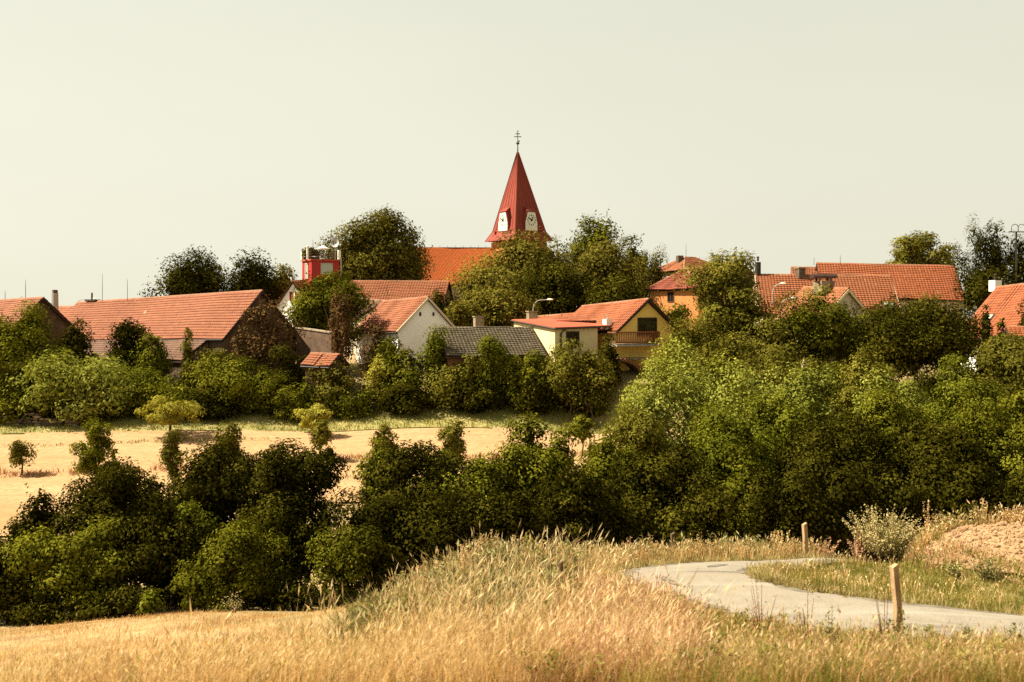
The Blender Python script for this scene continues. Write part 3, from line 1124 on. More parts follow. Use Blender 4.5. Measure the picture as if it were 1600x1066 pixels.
pc = rh['base'] + c0 * .72 + cc[2] * .28 + u1 * .7 + (0, 0, zr)
root = thing('parasol', 'small pale parasol open on the red lookout terrace', 'parasol', pc)
m = MB()
m.tube([(0, 0, 0), (0, 0, 1.5)], .05, 6)
obj('pole', m.mesh('pole', 'white_paint'), root)
m = MB()
m.lathe((0, 0, 1.3), [(.75, .0), (.72, .03), (.35, .22), (.02, .34)], 10)
obj('canopy', m.mesh('canopy', 'white_paint'), root)
pc = rh['base'] + cc[1] * .62 + cc[2] * .38 + (0, 0, zr)
root = thing('satellite_dish', 'round grey satellite dish on a mast at the lookout terrace', 'satellite dish', pc)
m = MB()
m.tube([(0, 0, 0), (0, 0, 2.0)], .04, 6)
obj('mast', m.mesh('mast', 'metal_grey'), root)
m = MB()
dn_ = nrm((-.25, -.95, .2))
a_ = nrm(np.cross(dn_, (0, 0, 1)))
b2 = np.cross(a_, dn_)
vs, fs = [np.array((0, 0, 2.0)) - dn_ * .1], []
for j, (rad, of) in enumerate(((.3, -.06), (.55, .04))):
    for k in range(16):
        t = k * math.pi / 8
        vs.append(np.array((0, 0, 2.0)) + dn_ * (of + .1) + (a_ * math.cos(t) + b2 * math.sin(t)) * rad)
for k in range(16):
    fs += [(0, 1 + k, 1 + (k + 1) % 16), (1 + k, 17 + k, 17 + (k + 1) % 16, 1 + (k + 1) % 16)]
m.add(vs, fs)
obj('dish', m.mesh('dish', 'metal_grey'), root)
m = MB()
m.bar(np.array((0, 0, 2.0)) - b2 * .5 + dn_ * .1, np.array((0, 0, 2.0)) + dn_ * .65, .025)
m.box(np.array((0, 0, 2.0)) + dn_ * .65, a_ * .06, b2 * .06, dn_ * .08)
obj('feed_arm', m.mesh('feed_arm', 'metal_dark'), root)

TERRACE = rh['base'] + c0 * .55 + cc[3] * .30 + cc[2] * .15 + (0, 0, zr)
# --- grey shed
A = np.array([-6.6, 83.0, (HZ - 513) / F * 83])
B = np.array([1.80, 85.6, (HZ - 513) / F * 85.6])
gs = gable_house('grey_tiled_shed', 'low shed with mossy grey-brown tile roof in front of the pale yellow wall', A, B, 3.9, 2.3, 'brick_wall', 'tile_grey', 'shed', course=.3, caps_mat='tile_grey')
chimney(gs['root'], W(748, 516, 92) - gs['base'] - (0, 0, 1.), .85, 2.25, 'stone_light')

# --- yellow house
yA, yB = W(910, 479.5, 95), W(1014, 468, 85)
yh = gable_house('yellow_house', 'yellow gabled house with orange tile roof, wooden balcony and flat red annexe roof', yA, yB, 3.35, 2.75, 'plaster_yellow', 'tile_red', course=.36, over=.35)
yr, yo = yh['root'], yh['base']
d, n = yh['d'], yh['n']
up = np.array([0, 0, 1.])
Cc = W(867, 514.5, 82) - yo
Lc = Cc - d * 7.6
Lc[2] = W(797, 502, 88.5)[2] - yo[2]
Dc = Cc - n * 4.3
Dc[2] = Cc[2] + .12
Ec = Lc + (Dc - Cc)
m = MB()
bot = lambda q: np.array([q[0], q[1], -.6])
wl_ = [Lc, Cc, Dc, Ec]
m.add([bot(q) for q in wl_] + wl_, [(0, 1, 5, 4), (1, 2, 6, 5), (2, 3, 7, 6), (3, 0, 4, 7), (4, 5, 6, 7), (3, 2, 1, 0)])
anx = obj('annexe_wall', m.mesh('annexe_wall', 'plaster_pale'), yr)
m = MB()
ctr = sum(wl_) / 4
rq = [ctr + (q - ctr) * np.array([1.06, 1.06, 1]) + up * .02 for q in wl_]
rq[2] = rq[2] + (rq[2] - rq[1]) * .25
rq[3] = rq[3] + (rq[3] - rq[0]) * .1
m.add(rq + [q + up * .14 for q in rq], [(3, 2, 1, 0), (4, 5, 6, 7)] + [(k, (k + 1) % 4, 4 + (k + 1) % 4, 4 + k) for k in range(4)])
ar = obj('annexe_roof', m.mesh('annexe_roof', 'metal_red_sheet'), yr)
m = MB()
m.tube([rq[0] + up * .02 + n * .05, rq[1] + up * .02 + n * .05, rq[1] + up * .02 + d * .08, rq[2] + up * .02 + d * .08], .07, 6)
obj('gutter', m.mesh('gutter', 'metal_dark'), ar)
m = MB()
c = Cc - n * .55 + d * .10
m.tube([Cc - n * .9 + d * .25 - up * .02, c - up * .35, c * (1, 1, 0) + up * .3], .085, 6)
obj('downpipe', m.mesh('downpipe', 'metal_dark'), yr)
c = Cc - n * 1.75 - up * .85 + d * .0
add_window(yr, c, n, d, 1.25, 1.25, 'wood_dark', 'window_glass', 1)
# gable glazing and balcony
c = yh['bw'] - n * .05 - up * 2.45
add_window(yr, c, n, d, 2.0, 1.65, 'wood_dark', 'window_glass', 1)
bz = W(980, 537, 83.5)[2] - yo[2]
b0 = yh['bw'] + n * 4.1
b1 = yh['bw'] - n * .45
b0, b1 = np.array([b0[0], b0[1], bz]), np.array([b1[0], b1[1], bz])
m = MB()
q = [b0, b1, b1 + d * 1.3, b0 + d * 1.3]
m.add([p - up * .22 for p in q] + q, [(3, 2, 1, 0), (4, 5, 6, 7)] + [(k, (k + 1) % 4, 4 + (k + 1) % 4, 4 + k) for k in range(4)])
bal = obj('balcony', m.mesh('balcony', 'stone_light'), yr)
m = MB()
m.tube([b0 + d * 1.36 - up * .16, b1 + d * 1.36 - up * .16], .08, 6)
obj('gutter', m.mesh('gutter', 'metal_zinc'), bal)
m = MB()
f0, f1 = b0 + d * 1.22, b1 + d * 1.22
for hh in (.14, .98):
    m.bar(f0 + up * hh, f1 + up * hh, .035, r2=.05)
    m.bar(f1 + up * hh, b1 + up * hh, .035, r2=.05)
    m.bar(f0 + up * hh, b0 + up * hh, .035, r2=.05)
obj('handrail', m.mesh('handrail', 'wood_rail'), bal)
mb = MB()
mb.box((0, 0, .56), d * .015, n * .045, up * .50)
bme = mb.mesh('baluster', 'wood_rail')
k = int(np.linalg.norm(f1 - f0) / .175)
for j in range(k + 1):
    p = f0 + (f1 - f0) * j / k + d * .055
    obj('baluster', bme, bal, p)
mb = MB()
mb.box((0, 0, .56), n * .015, d * .045, up * .50)
bme2 = mb.mesh('baluster', 'wood_rail')
for j in range(6):
    obj('baluster', bme2, bal, b1 + d * (.15 + .18 * j) - n * .055)
# lower yellow storey under the balcony
m = MB()
q = [b0 + n * .1, b1 - n * .9, b1 - n * .9 - d * .8, b0 + n * .1 - d * .8]
m.add([np.array([p[0], p[1], -2.5]) + d * .35 for p in q] + [p - up * .23 + d * .35 for p in q], [(0, 1, 5, 4), (1, 2, 6, 5), (2, 3, 7, 6), (3, 0, 4, 7), (4, 5, 6, 7)])
obj('lower_wall', m.mesh('lower_wall', 'plaster_yellow'), yr)
# low tiled dormer on the front slope, roof flue, chimney
p0, p1 = on_front(yh, .06, .50, .12), on_front(yh, .50, .66, .12)
p0, p1 = W(868, 500, 88.2) - yo, W(925, 500, 86.3) - yo
m = MB()
dd = nrm((p1 - p0) * (1, 1, 0))
m.bar(p0 - up * .25 + n * -.3, p1 - up * .25 + n * -.3, .35, r2=.20)
dm = obj('dormer', m.mesh('dormer', 'fascia_dark'), yr)
tag(obj('roof_tiles', tile_mesh('roof_tiles', p0 - n * .9 + up * .28, p1 - n * .9 + up * .28, p1 + n * .22, p0 + n * .22, 'tile_orange', .3, .26, .06), dm), kind='stuff')
c = W(949, 511, 85.2) - yo
o = chimney(yr, c - up * .25, .62, .95, 'white_paint', False, False, math.atan2(d[1], d[0]))
m = MB()
m.tube([c + up * .6, c + up * 1.15], .06, 6)
obj('flue', m.mesh('flue', 'metal_grey'), o)
wing = gable_house('yellow_house_wing', 'low orange tiled wing behind the flat red annexe roof', W(771, 500.5, 108), W(912, 490, 94.5), 3.3, 1.7, 'plaster_yellow', 'tile_red', 'house')
chimney(wing['root'], W(831, 502, 93) - wing['base'] - up * .6, .85, 1.5, 'stone_light')

# brick cellar arch
ac = W(965, 562, 82.0)
root = thing('cellar_arch', 'dark round-topped cellar archway with pale brick rim below the balcony', 'archway', (ac[0], ac[1], h1(ac[0], ac[1])))
off = np.array(root.location)
axu, axd = nrm((.95, .31, 0)), nrm((.31, -.95, 0))
R_ = 2.15
zc = ac[2] - off[2] - R_ * .62
zb_ = -1.2
outer, inner = [], []
for k in range(13):
    t = math.pi * (k / 12)
    inner.append((-math.cos(t) * 2.0, math.sin(t) * R_ * .55 + zc))
m = MB()
# vault shell: open toward the viewer, dark inside
N_ = len(inner)
pts = [(inner[0][0], zb_)] + inner + [(inner[-1][0], zb_)]
vs = []
for dep in (0, -4.0):
    for s in (1.0, 1.14):
        for x_, z_ in pts:
            vs.append(axu * x_ * s + axd * dep + np.array([0, 0, zc + (z_ - zc) * s if z_ > zb_ else z_]))
P_ = len(pts)
fs = []
for k in range(P_ - 1):
    fs += [(k, k + 1, P_ * 2 + k + 1, P_ * 2 + k), (P_ + k, P_ * 3 + k, P_ * 3 + k + 1, P_ + k + 1), (k, P_ + k, P_ + k + 1, k + 1)]
fs.append(tuple(range(P_ * 2, P_ * 3)))
m.add(vs, fs)
obj('vault', m.mesh('vault', 'stone_dark'), root)
bmb = MB()
bmb.box((0, 0, 0), (.17, 0, 0), (0, .12, 0), (0, 0, .13))
vme = bmb.mesh('brick', 'brick_wall')
for k in range(17):
    t = math.pi * (k + .5) / 17
    p = axu * (-math.cos(t) * 2.16) + axd * .06 + np.array([0, 0, math.sin(t) * R_ * .62 + zc])
    o = obj('brick', vme, root, p)
    nx = axu * (-math.cos(t)) + np.array([0, 0, math.sin(t)])
    tx = np.cross(axd, nx)
    from mathutils import Matrix
    o.rotation_euler = Matrix((tuple(tx), tuple(axd), tuple(nx))).transposed().to_euler()
m = MB()
m.bar(axu * -2.6 + axd * -1.2 + np.array([0, 0, zc + 1.35]), axu * 3.2 + axd * -1.2 + np.array([0, 0, zc + 1.35]), .9, r2=.08)
obj('coping', m.mesh('coping', 'stone_light'), root)


# --- orange house and red roofs behind the walnut tree
def hip_house(name, label, c, wx, wy, rz, ztop, zeave, ridge, wall, tile, cat='house', over=.35):
    """c = (x, y); hip roof with ridge length; returns root + local frame"""
    z0 = h1(*c)
    root = thing(name, label, cat, (c[0], c[1], z0))
    ux, uy = np.array([math.cos(rz), math.sin(rz), 0]), np.array([-math.sin(rz), math.cos(rz), 0])
    m = MB()
    hz = (zeave - z0 - .12 + .6) / 2
    m.box((0, 0, hz - .6), ux * (wx / 2 - over), uy * (wy / 2 - over), (0, 0, hz))
    obj('wall', m.mesh('wall', wall), root)
    E = [ux * sx * wx / 2 + uy * sy * wy / 2 + np.array([0, 0, zeave - z0]) for sx, sy in ((-1, -1), (1, -1), (1, 1), (-1, 1))]
    Rr = [ux * s * ridge / 2 + np.array([0, 0, ztop - z0]) for s in (-1, 1)]
    m = MB()
    m.add([q - (0, 0, .03) for q in E + Rr], [(0, 1, 5, 4), (1, 2, 5), (2, 3, 4, 5), (3, 0, 4), (3, 2, 1, 0)])
    rf = obj('roof', m.mesh('roof', 'fascia_dark'), root)
    for q in ((Rr[0], Rr[1], E[1], E[0]), (Rr[1], Rr[1] + uy * .02, E[2], E[1]), (Rr[1], Rr[0], E[3], E[2]), (Rr[0], Rr[0] - uy * .02, E[0], E[3])):
        tag(obj('roof_tiles', tile_mesh('roof_tiles', *q, tile, .34, .3), rf), kind='stuff')
    m = MB()
    for p, q in ((Rr[0], Rr[1]), (Rr[0], E[0]), (Rr[1], E[1]), (Rr[1], E[2]), (Rr[0], E[3])):
        ridge_caps(m, p + np.array((0, 0, .05)), q + np.array((0, 0, .05)))
    tag(obj('ridge_tiles', m.mesh('ridge_tiles', 'ridge_clay'), rf), kind='stuff')
    return root, ux, uy, E


cx = W(1084, 0, 108)[0]
root, ux, uy, E = hip_house('orange_house', 'orange house with dark red hipped roof behind the walnut tree', (cx, 108), 7.6, 7.6, math.radians(40), W(0, 421, 108)[2], W(0, 452, 104)[2], 2.5, 'plaster_orange', 'tile_maroon')
off = np.array(root.location)
pw = -ux * (7.6 / 2 - .35) * 0 - uy * (7.6 / 2 - .35)
zw = W(0, 463.5, 104)[2] - off[2]
# the two walls facing the viewer
add_window(root, -ux * 3.45 + uy * .4 + np.array([0, 0, zw]), uy, -ux, .85, 1.05, 'wood_dark', 'window_glass', 1)
add_window(root, -uy * 3.45 - ux * 1.6 + np.array([0, 0, zw]), ux, -uy, .85, 1.05, 'wood_dark', 'window_glass', 1)
add_window(root, -uy * 3.45 + ux * 1.6 + np.array([0, 0, zw]), ux, -uy, .85, 1.05, 'wood_dark', 'window_glass', 1)
cx = W(1078, 0, 122)[0]
root, ux, uy, E = hip_house('hipped_house', 'light orange hipped roof with pale hip line peeping above the orange house', (cx, 122), 7.5, 7.0, math.radians(28), W(0, 403.5, 122)[2], W(0, 424, 119)[2], 1.6, 'plaster_cream', 'tile_orange')
chimney(root, W(1062, 412, 121) - np.array(root.location), .7, 1.0, 'stone_dark', False)
g3 = gable_house('red_gabled_house', 'house whose dark red roof end shows just behind the walnut crown', W(1130, 412.5, 112), W(1158, 412, 108), 4.6, 3.4, 'brown_wall', 'tile_red')

# --- roofs on the far side of the village street
rA = gable_house('low_tiled_house', 'broad tiled roof with cream end gable standing before the longer red roof', W(1180, 430, 98), W(1391, 432, 96), 4.9, 4.0, 'plaster_cream', 'tile_orange', vergemat='plaster_cream')
m = MB()
c = on_front(rA, .93, .78, .10)
ef = nrm(rA['ef'])
m.box(c, rA['d'] * .62, ef * .55, np.cross(rA['d'], ef) * .06)
sk = obj('skylight', m.mesh('skylight', 'metal_zinc'), rA['roof'])
m = MB()
m.box(c + np.cross(rA['d'], ef) * (.08 if np.cross(rA['d'], ef)[2] > 0 else -.08), rA['d'] * .5, ef * .43, np.cross(rA['d'], ef) * .02)
obj('pane', m.mesh('pane', 'window_bright'), sk)
chimney(rA['root'], on_front(rA, .02, .02, -.6), .42, 2.0, 'metal_dark', False, True)
chimney(rA['root'], on_front(rA, .335, .05, -.4), .75, 1.3, 'stone_dark', True)
rB = gable_house('long_red_roof_house', 'longest weathered red tile roof with a small cream gable behind the broad roof', W(1276, 412, 110), W(1491, 416.5, 107), 4.9, 3.9, 'plaster_cream', 'tile_red')
m = MB()
q = on_front(rB, .25, .93, -.35) * 1.0
q2 = on_front(rB, .985, .93, -.35)
m.bar(q, q2, .06, r2=.35)
obj('eave_board', m.mesh('eave_board', 'wood_dark'), rB['roof'])
m = MB()
c = on_front(rB, .985, .95, -.1)
m.tube([c + (.4, -.3, -.1), c + (.4, -.3, -1.1)], .45, 8)
obj('water_tank', m.mesh('water_tank', 'white_paint'), rB['root'])
rC = gable_house('peeking_house', 'little roof with grey gable peeping between two ridges next to a dark chimney', W(1236, 418.5, 112), W(1290, 419, 111), 2.6, 2.2, 'plaster_cream', 'tile_orange', vergemat='stone_light')
rD = gable_house('cream_front_house', 'cream house with tan roof and pale gable between the street lamp and the broad roof', W(1256, 450, 89), W(1326, 452, 84), 3.3, 2.9, 'plaster_cream', 'tile_orange', vergemat='plaster_pale')
chimney(rD['root'], W(1287, 454, 86.2) - rD['base'] - up * .3, 1.35, 1.15, 'stone_light', False)
m = MB()
c = W(1287, 440, 86.2) - rD['base']
for sx in (-.5, .5):
    for sy in (-.5, .5):
        m.bar(c + (sx, sy, -.4), c + (sx, sy, .3), .09)
obj('chimney_pier', m.mesh('chimney_pier', 'brick_wall'), rD['root'])
m = MB()
vs, fs = [], []
for k in range(9):
    t = math.pi * k / 8
    for sx in (-1.05, 1.05):
        vs.append(c + (sx, -math.cos(t) * .62, .3 + math.sin(t) * .42))
fs = [(2 * k, 2 * k + 1, 2 * k + 3, 2 * k + 2) for k in range(8)] + [tuple(range(0, 18, 2)), tuple(range(1, 18, 2))]
m.add(vs, fs)
obj('chimney_cowl', m.mesh('chimney_cowl', 'fascia_dark'), rD['root'])
rE = gable_house('end_house', 'red tiled house with white chimney and skylight under the weeping birch', W(1558, 450, 86), W(1660, 438, 80), 4.9, 4.6, 'plaster_white', 'tile_red')
chimney(rE['root'], W(1555, 452, 87.5) - rE['base'] - up * .2, .75, 1.0, 'white_paint', False, True)
m = MB()
c = W(1562, 491, 80.4) - rE['base'] 
c = on_front(rE, .30, .66, .12)
ef = nrm(rE['ef'])
m.box(c, rE['d'] * .36, ef * .6, np.cross(rE['d'], ef) * .06)
sk = obj('skylight', m.mesh('skylight', 'metal_dark'), rE['roof'])
m = MB()
m.box(c + np.cross(rE['d'], ef) * (.08 if np.cross(rE['d'], ef)[2] > 0 else -.08), rE['d'] * .26, ef * .48, np.cross(rE['d'], ef) * .02)
obj('pane', m.mesh('pane', 'window_bright'), sk)
lo_ = gable_house('garden_shed', 'low shed roof of red tiles in the trees under the end house', W(1572, 512, 75), W(1640, 513, 74), 1.4, .7, 'brick_wall', 'tile_red', 'shed')


# --- lamps, masts, aerials
def street_lamp(label, px, py_head, py_top, Y, reach, sgn, r=.05):
    p = W(px, py_top, Y)
    g = h1(p[0], p[1])
    root = thing('street_lamp', label, 'street lamp', (p[0], p[1], g), 'curved-arm street lamps of the village')
    Ht = p[2] - g
    m = MB()
    m.tube([(0, 0, -.2), (0, 0, Ht * .5), (0, 0, Ht - .9)], [.09, .075, r * 1.1], 7)
    obj('pole', m.mesh('pole', 'metal_grey'), root)
    m = MB()
    pts = [(0, 0, Ht - .9)]
    for k in range(1, 7):
        t = k / 6 * math.pi / 2
        pts.append((sgn * .75 * (1 - math.cos(t)), 0, Ht - .9 + .9 * math.sin(t)))
    pts.append((sgn * reach, 0, Ht + .04))
    m.tube(pts, r, 6)
    obj('arm', m.mesh('arm', 'metal_grey'), root)
    m = MB()
    m.lathe((0, 0, 0), [(.02, -.08), (.13, -.06), (.17, 0), (.12, .08), (.02, .11)], 10)
    m.v = [(sgn * (reach + .15) + x_ * 2.0, y_, z_ + Ht + .05) for x_, y_, z_ in m.v]
    obj('lamp_head', m.mesh('lamp_head', 'white_paint'), root)


street_lamp('street lamp arching above the yellow house chimney', 833, 467, 469, 97, 1.55, 1)
street_lamp('street lamp standing in the trees in front of the cream house', 1219, 466, 467, 82, 1.0, 1)
street_lamp('street lamp whose white head hangs before the broad tiled roof', 1207, 442, 444, 94, .9, 1)
street_lamp('thin lamp bracket curving over the joint of barn and annexe roofs', 119, 466, 468, 118, 2.0, 1, .04)


def rod(label, px, pt, pb, Y, r=.028):
    a = W(px, pb, Y)
    b2 = W(px, pt, Y)
    o = MB()
    o.tube([(0, 0, 0), (0, 0, (b2[2] - a[2]) * .6), (0, 0, b2[2] - a[2])], [r, r * .9, r * .5], 5)
    e = obj('antenna_rod', o.mesh('antenna_rod', 'metal_dark'), None, a)
    tag(e, label, 'antenna', 'thin rods standing on the roofs')


rod('thin rod on the farmhouse ridge close to its dark gable', 40, 437, 471, 95)
rod('short thin rod on the farmhouse roof away from its gable', 8, 454, 474, 97)
rod('tall thin rod on the barn ridge near its vent pipe', 160, 428, 472, 108)
rod('thin rod on the barn ridge farther along from the vent pipe', 199, 436, 470, 104)
rod('short dark rod on the barn ridge below the two linden trees', 357, 444, 460, 92)
rod('thin rod over the cream gable of the longest red roof', 1272, 402, 414, 110)
rod('taller thin rod on the ridge of the longest red roof', 1313, 399, 415, 109)
rod('thin rod above the hipped roof beside the walnut tree', 1072, 381, 405, 121)
rod('tall thin rod on the red lookout terrace beside the flue', 489, 374, 404, 113, .035)
m = MB()
q = W(1588, 412, 100)
m.tube([(0, 0, -3), (0, 0, 3.3)], .08, 6)
root = thing('hoop_mast', 'metal mast with two hoops rising behind the weeping birch', 'mast', q)
obj('pole', m.mesh('pole', 'metal_dark'), root)
for k, ox in enumerate((-.15, .55)):
    m = MB()
    pts = [(ox - .35, 0, 3.3)] + [(ox - .35 * math.cos(t), 0, 3.75 + .35 * math.sin(t)) for t in np.linspace(0, math.pi, 7)] + [(ox + .35, 0, 3.3)]
    m.tube(pts, .035, 5)
    obj('hoop', m.mesh('hoop', 'metal_dark'), root)
m = MB()
m.bar((-.8, 0, 3.3), (1.2, 0, 3.3), .05)
obj('crossbar', m.mesh('crossbar', 'metal_dark'), root)


# ------------------------------------------------------------------ trees, shrubs
def unit_rand(n, r):
    v = r.normal(size=(n, 3))
    return v / (np.linalg.norm(v, axis=1, keepdims=True) + 1e-9)


def leaf_quads(c, nrm_, L, Wd, r, along=None):
    """kite-shaped folded leaves"""
    N = len(c)
    t = unit_rand(N, r) if along is None else along + .35 * unit_rand(N, r)
    t = t - (t * nrm_).sum(1, keepdims=True) * nrm_
    t /= np.linalg.norm(t, axis=1, keepdims=True) + 1e-9
    b = np.cross(nrm_, t)
    L = L[:, None]
    Wd = Wd[:, None]
    fold = nrm_ * Wd * .25
    V = np.stack([c - t * L * .5, c + b * Wd * .5 + fold - t * L * .08, c + t * L * .5 - nrm_ * L * .1, c - b * Wd * .5 + fold - t * L * .08], 1)
    return V.reshape(-1, 3)


KITE = [True]
STYLE = {
    #          zb(frac of h)  lobes  lobe size  droop  clump px  leaf px  sprig
    'shrub':  (-.18, 12, .46, 0.0, 19, 5.2, .07),
    'tree':   (.08, 13, .44, 0.0, 20, 5.1, .05),
    'round':  (.30, 11, .46, 0.0, 12, 5.0, .05),
    'chest':  (.08, 19, .38, 0.1, 25, 5.2, .0),
    'willow': (-.15, 14, .42, 0.28, 22, 5.4, .05),
    'birch':  (.18, 12, .40, 1.0, 11, 4.6, .15),
    'open':   (.20, 15, .40, 0.0, 10, 4.8, .20),
    'cone':   (.02, 1, 1.0, .15, 9, 5.0, .05),
    'young':  (.20, 12, .34, 0.0, 9, 4.6, .25),
    'sapling': (.32, 6, .42, 0.0, 7, 5.0, .25),
}


def crown_geom(w, dep, h, style, n, px, seed, lobes=None, openness=0.0):
    """leaf centres, normals, tones in local coordinates (base at the origin); px = metres per photo pixel"""
    zbf, nl, ls, droop, cpx, lpx, sprig = STYLE[style]
    if lobes:
        nl = lobes
    r = np.random.default_rng(seed)
    zb = zbf * h
    a, b, c = w / 2, dep / 2, (h - zb) / 2
    zc = zb + c
    LC, LR = [], []
    if style == 'cone':
        for k in range(9):
            f = k / 8
            LC.append((0, 0, zb + (h - zb) * (.08 + .86 * f)))
            rr = (1 - f) ** .8 * .95 + .10
            LR.append((a * rr, b * rr, (h - zb) * .12))
    else:
        LC.append((r.uniform(-.08, .08) * a, 0, zc))
        LR.append((a * .48, b * .52, c * .54))
        k = 0
        ga = r.uniform(0, 6.28)
        for k in range(nl):
            # spread lobes quasi-evenly over the crown
            zf = 1 - 2 * (k + .5) / nl
            zf = max(-.75, min(.9, zf + r.uniform(-.1, .1)))
            th = ga + k * 2.39996 + r.uniform(-.3, .3)
            rxy = math.sqrt(max(0, 1 - zf * zf))
            q = r.uniform(.52, .74) if style == 'chest' else r.uniform(.56, .86)
            s = ls * (r.uniform(.75, 1.15) if style == 'chest' else r.uniform(.58, 1.02) * (1.25 - .5 * q))
            LC.append((a * rxy * math.cos(th) * q, b * rxy * math.sin(th) * q, zc + c * zf * q))
            LR.append((a * s, b * s, c * s * r.uniform(.8, 1.1)))
    LC, LR = np.array(LC), np.array(LR)
    area = (LR[:, 0] * LR[:, 2] + LR[:, 0] * LR[:, 1])
    cr = cpx * px
    Rm = LR.mean()
    ncl = int(np.clip(1.75 * (4 * math.pi * (LR ** 2).mean(1)).sum() / (cr * cr * 3.2), 25, 2600))
    li = r.choice(len(LC), ncl, p=area / area.sum())
    dr = unit_rand(ncl, r)
    dr[:, 2] = np.where(dr[:, 2] < -.5, -dr[:, 2] * .6, dr[:, 2])
    dr /= np.linalg.norm(dr, axis=1, keepdims=True)
    rad = r.uniform(.70, 1.0, ncl)
    spr = r.random(ncl) < sprig
    rad[spr] = r.uniform(1.0, 1.16, spr.sum())
    cc = LC[li] + dr * rad[:, None] * LR[li]
    # drop clumps buried deep in other lobes
    dd = np.linalg.norm((cc[:, None] - LC[None]) / LR[None], axis=2)
    dd[np.arange(ncl), li] = 9
    keep = dd.min(1) > .66
    if style == 'young' and not openness:
        openness = .3
    if openness:
        # gaps: carve holes with a coarse noise
        g = noise2(cc[:, 0] + 3 * cc[:, 2], cc[:, 1] * 1.3 - cc[:, 2], w * .22, seed)
        keep &= g > (-1.2 + 1.6 * openness)
    cc, dr, spr = cc[keep], dr[keep], spr[keep]
    ncl = len(cc)
    csz = cr * np.exp(r.normal(0, .36, ncl)) * np.where(spr, .6, 1)
    wgt = csz ** 2
    ci = r.choice(ncl, n, p=wgt / wgt.sum())
    # leaves sit mostly on the outward upper shell of each clump
    off = unit_rand(n, r) + dr[ci] * .55 + np.array([0, 0, .35])
    off /= np.linalg.norm(off, axis=1, keepdims=True)
    shell = off.copy()
    off = off * (r.random(n) ** .33)[:, None] + r.normal(0, .075, (n, 3))
    off[:, 2] *= .8
    if droop:
        off[:, 2] = off[:, 2] * (1 + droop * 1.1) - droop * .5
        off[:, :2] *= (1 - .35 * droop)
    P = cc[ci] + off * csz[ci][:, None]
    nv = dr[ci] * .35 + shell * 1.0 + np.array([0, 0, .15]) + r.normal(size=(n, 3)) * .24
    nv /= np.linalg.norm(nv, axis=1, keepdims=True)
    tc = np.clip(r.normal(.52, .13, ncl), 0, 1)
    tone = np.clip(tc[ci] + r.normal(0, .11, n), 0, 1)
    # inner filling leaves, larger, keep the crown from being see-through
    ni = int(n * (.14 if openness < .3 else .05))
    lj = r.choice(len(LC), ni, p=area / area.sum())
    Pi = LC[lj] + unit_rand(ni, r) * r.uniform(.25, .8, ni)[:, None] * LR[lj]
    Ni = unit_rand(ni, r)
    P = np.concatenate([P, Pi])
    nv = np.concatenate([nv, Ni])
    tone = np.concatenate([tone, r.uniform(.1, .6, ni)])  # inner leaves toned darker: shade of the gaps put into their colour
    scale = np.concatenate([r.uniform(.65, 1.35, n), np.full(ni, 2.0)])
    if style in ('shrub', 'tree') and h / px > 110:
        ns = int(w / px * .30)
        th = r.uniform(0, 6.283, ns)
        rr_ = np.sqrt(r.random(ns)) * .92
        sx, sy = a * rr_ * np.cos(th), b * rr_ * np.sin(th)
        top_z = np.full(ns, -9.0)
        for j in range(len(LC)):      # crown surface height above each shoot
            q2 = 1 - ((sx - LC[j, 0]) / LR[j, 0]) ** 2 - ((sy - LC[j, 1]) / LR[j, 1]) ** 2
            top_z = np.maximum(top_z, np.where(q2 > 0, LC[j, 2] + LR[j, 2] * np.sqrt(np.maximum(q2, 0)), -9))
        okk = top_z > 0
        sx, sy, top_z = sx[okk], sy[okk], top_z[okk]
        ns = len(sx)
        m_ = 14
        hl = r.uniform(10, 34, ns) * px
        t = r.random((ns, m_))
        lx, ly = r.normal(0, .25, ns), r.normal(0, .2, ns)
        S = np.stack([sx[:, None] + lx[:, None] * t * hl[:, None] + r.normal(0, 1.6 * px, (ns, m_)),
                      sy[:, None] + ly[:, None] * t * hl[:, None] + r.normal(0, 1.6 * px, (ns, m_)),
                      top_z[:, None] - .25 * hl[:, None] + t * hl[:, None]], -1).reshape(-1, 3)
        P = np.concatenate([P, S])
        nv = np.concatenate([nv, unit_rand(len(S), r)])
        tone = np.concatenate([tone, np.clip(r.normal(.55, .2, len(S)), 0, 1)])
        scale = np.concatenate([scale, r.uniform(.55, 1.05, len(S))])
    # fit to the wanted outline
    x0, x1 = np.percentile(P[:, 0], [.6, 99.4])
    y0, y1 = np.percentile(P[:, 1], [.6, 99.4])
    z1 = np.percentile(P[:, 2], 99.9)
    P[:, 0] = (P[:, 0] - (x0 + x1) / 2) * w / (x1 - x0)
    P[:, 1] = (P[:, 1] - (y0 + y1) / 2) * dep / (y1 - y0)
    P[:, 2] = zb + (P[:, 2] - zb) * (h - zb) / (z1 - zb)
    LCs = LC.copy()
    LCs[:, 0] = (LCs[:, 0] - (x0 + x1) / 2) * w / (x1 - x0)
    LCs[:, 1] = (LCs[:, 1] - (y0 + y1) / 2) * dep / (y1 - y0)
    LCs[:, 2] = zb + (LCs[:, 2] - zb) * (h - zb) / (z1 - zb)
    ok = P[:, 2] > .02 * h
    P, nv, tone, scale = P[ok], nv[ok], tone[ok], scale[ok]
    L = lpx * px * scale * .92
    al = None
    wf = .62
    if droop > .3:
        al = np.tile(np.array([0, 0, -1.]), (len(P), 1)) * droop + unit_rand(len(P), r) * (1 - droop * .5)
        wf = .42
    V = leaf_quads(P, nv, L, L * wf, r, al)
    return V, tone, LCs


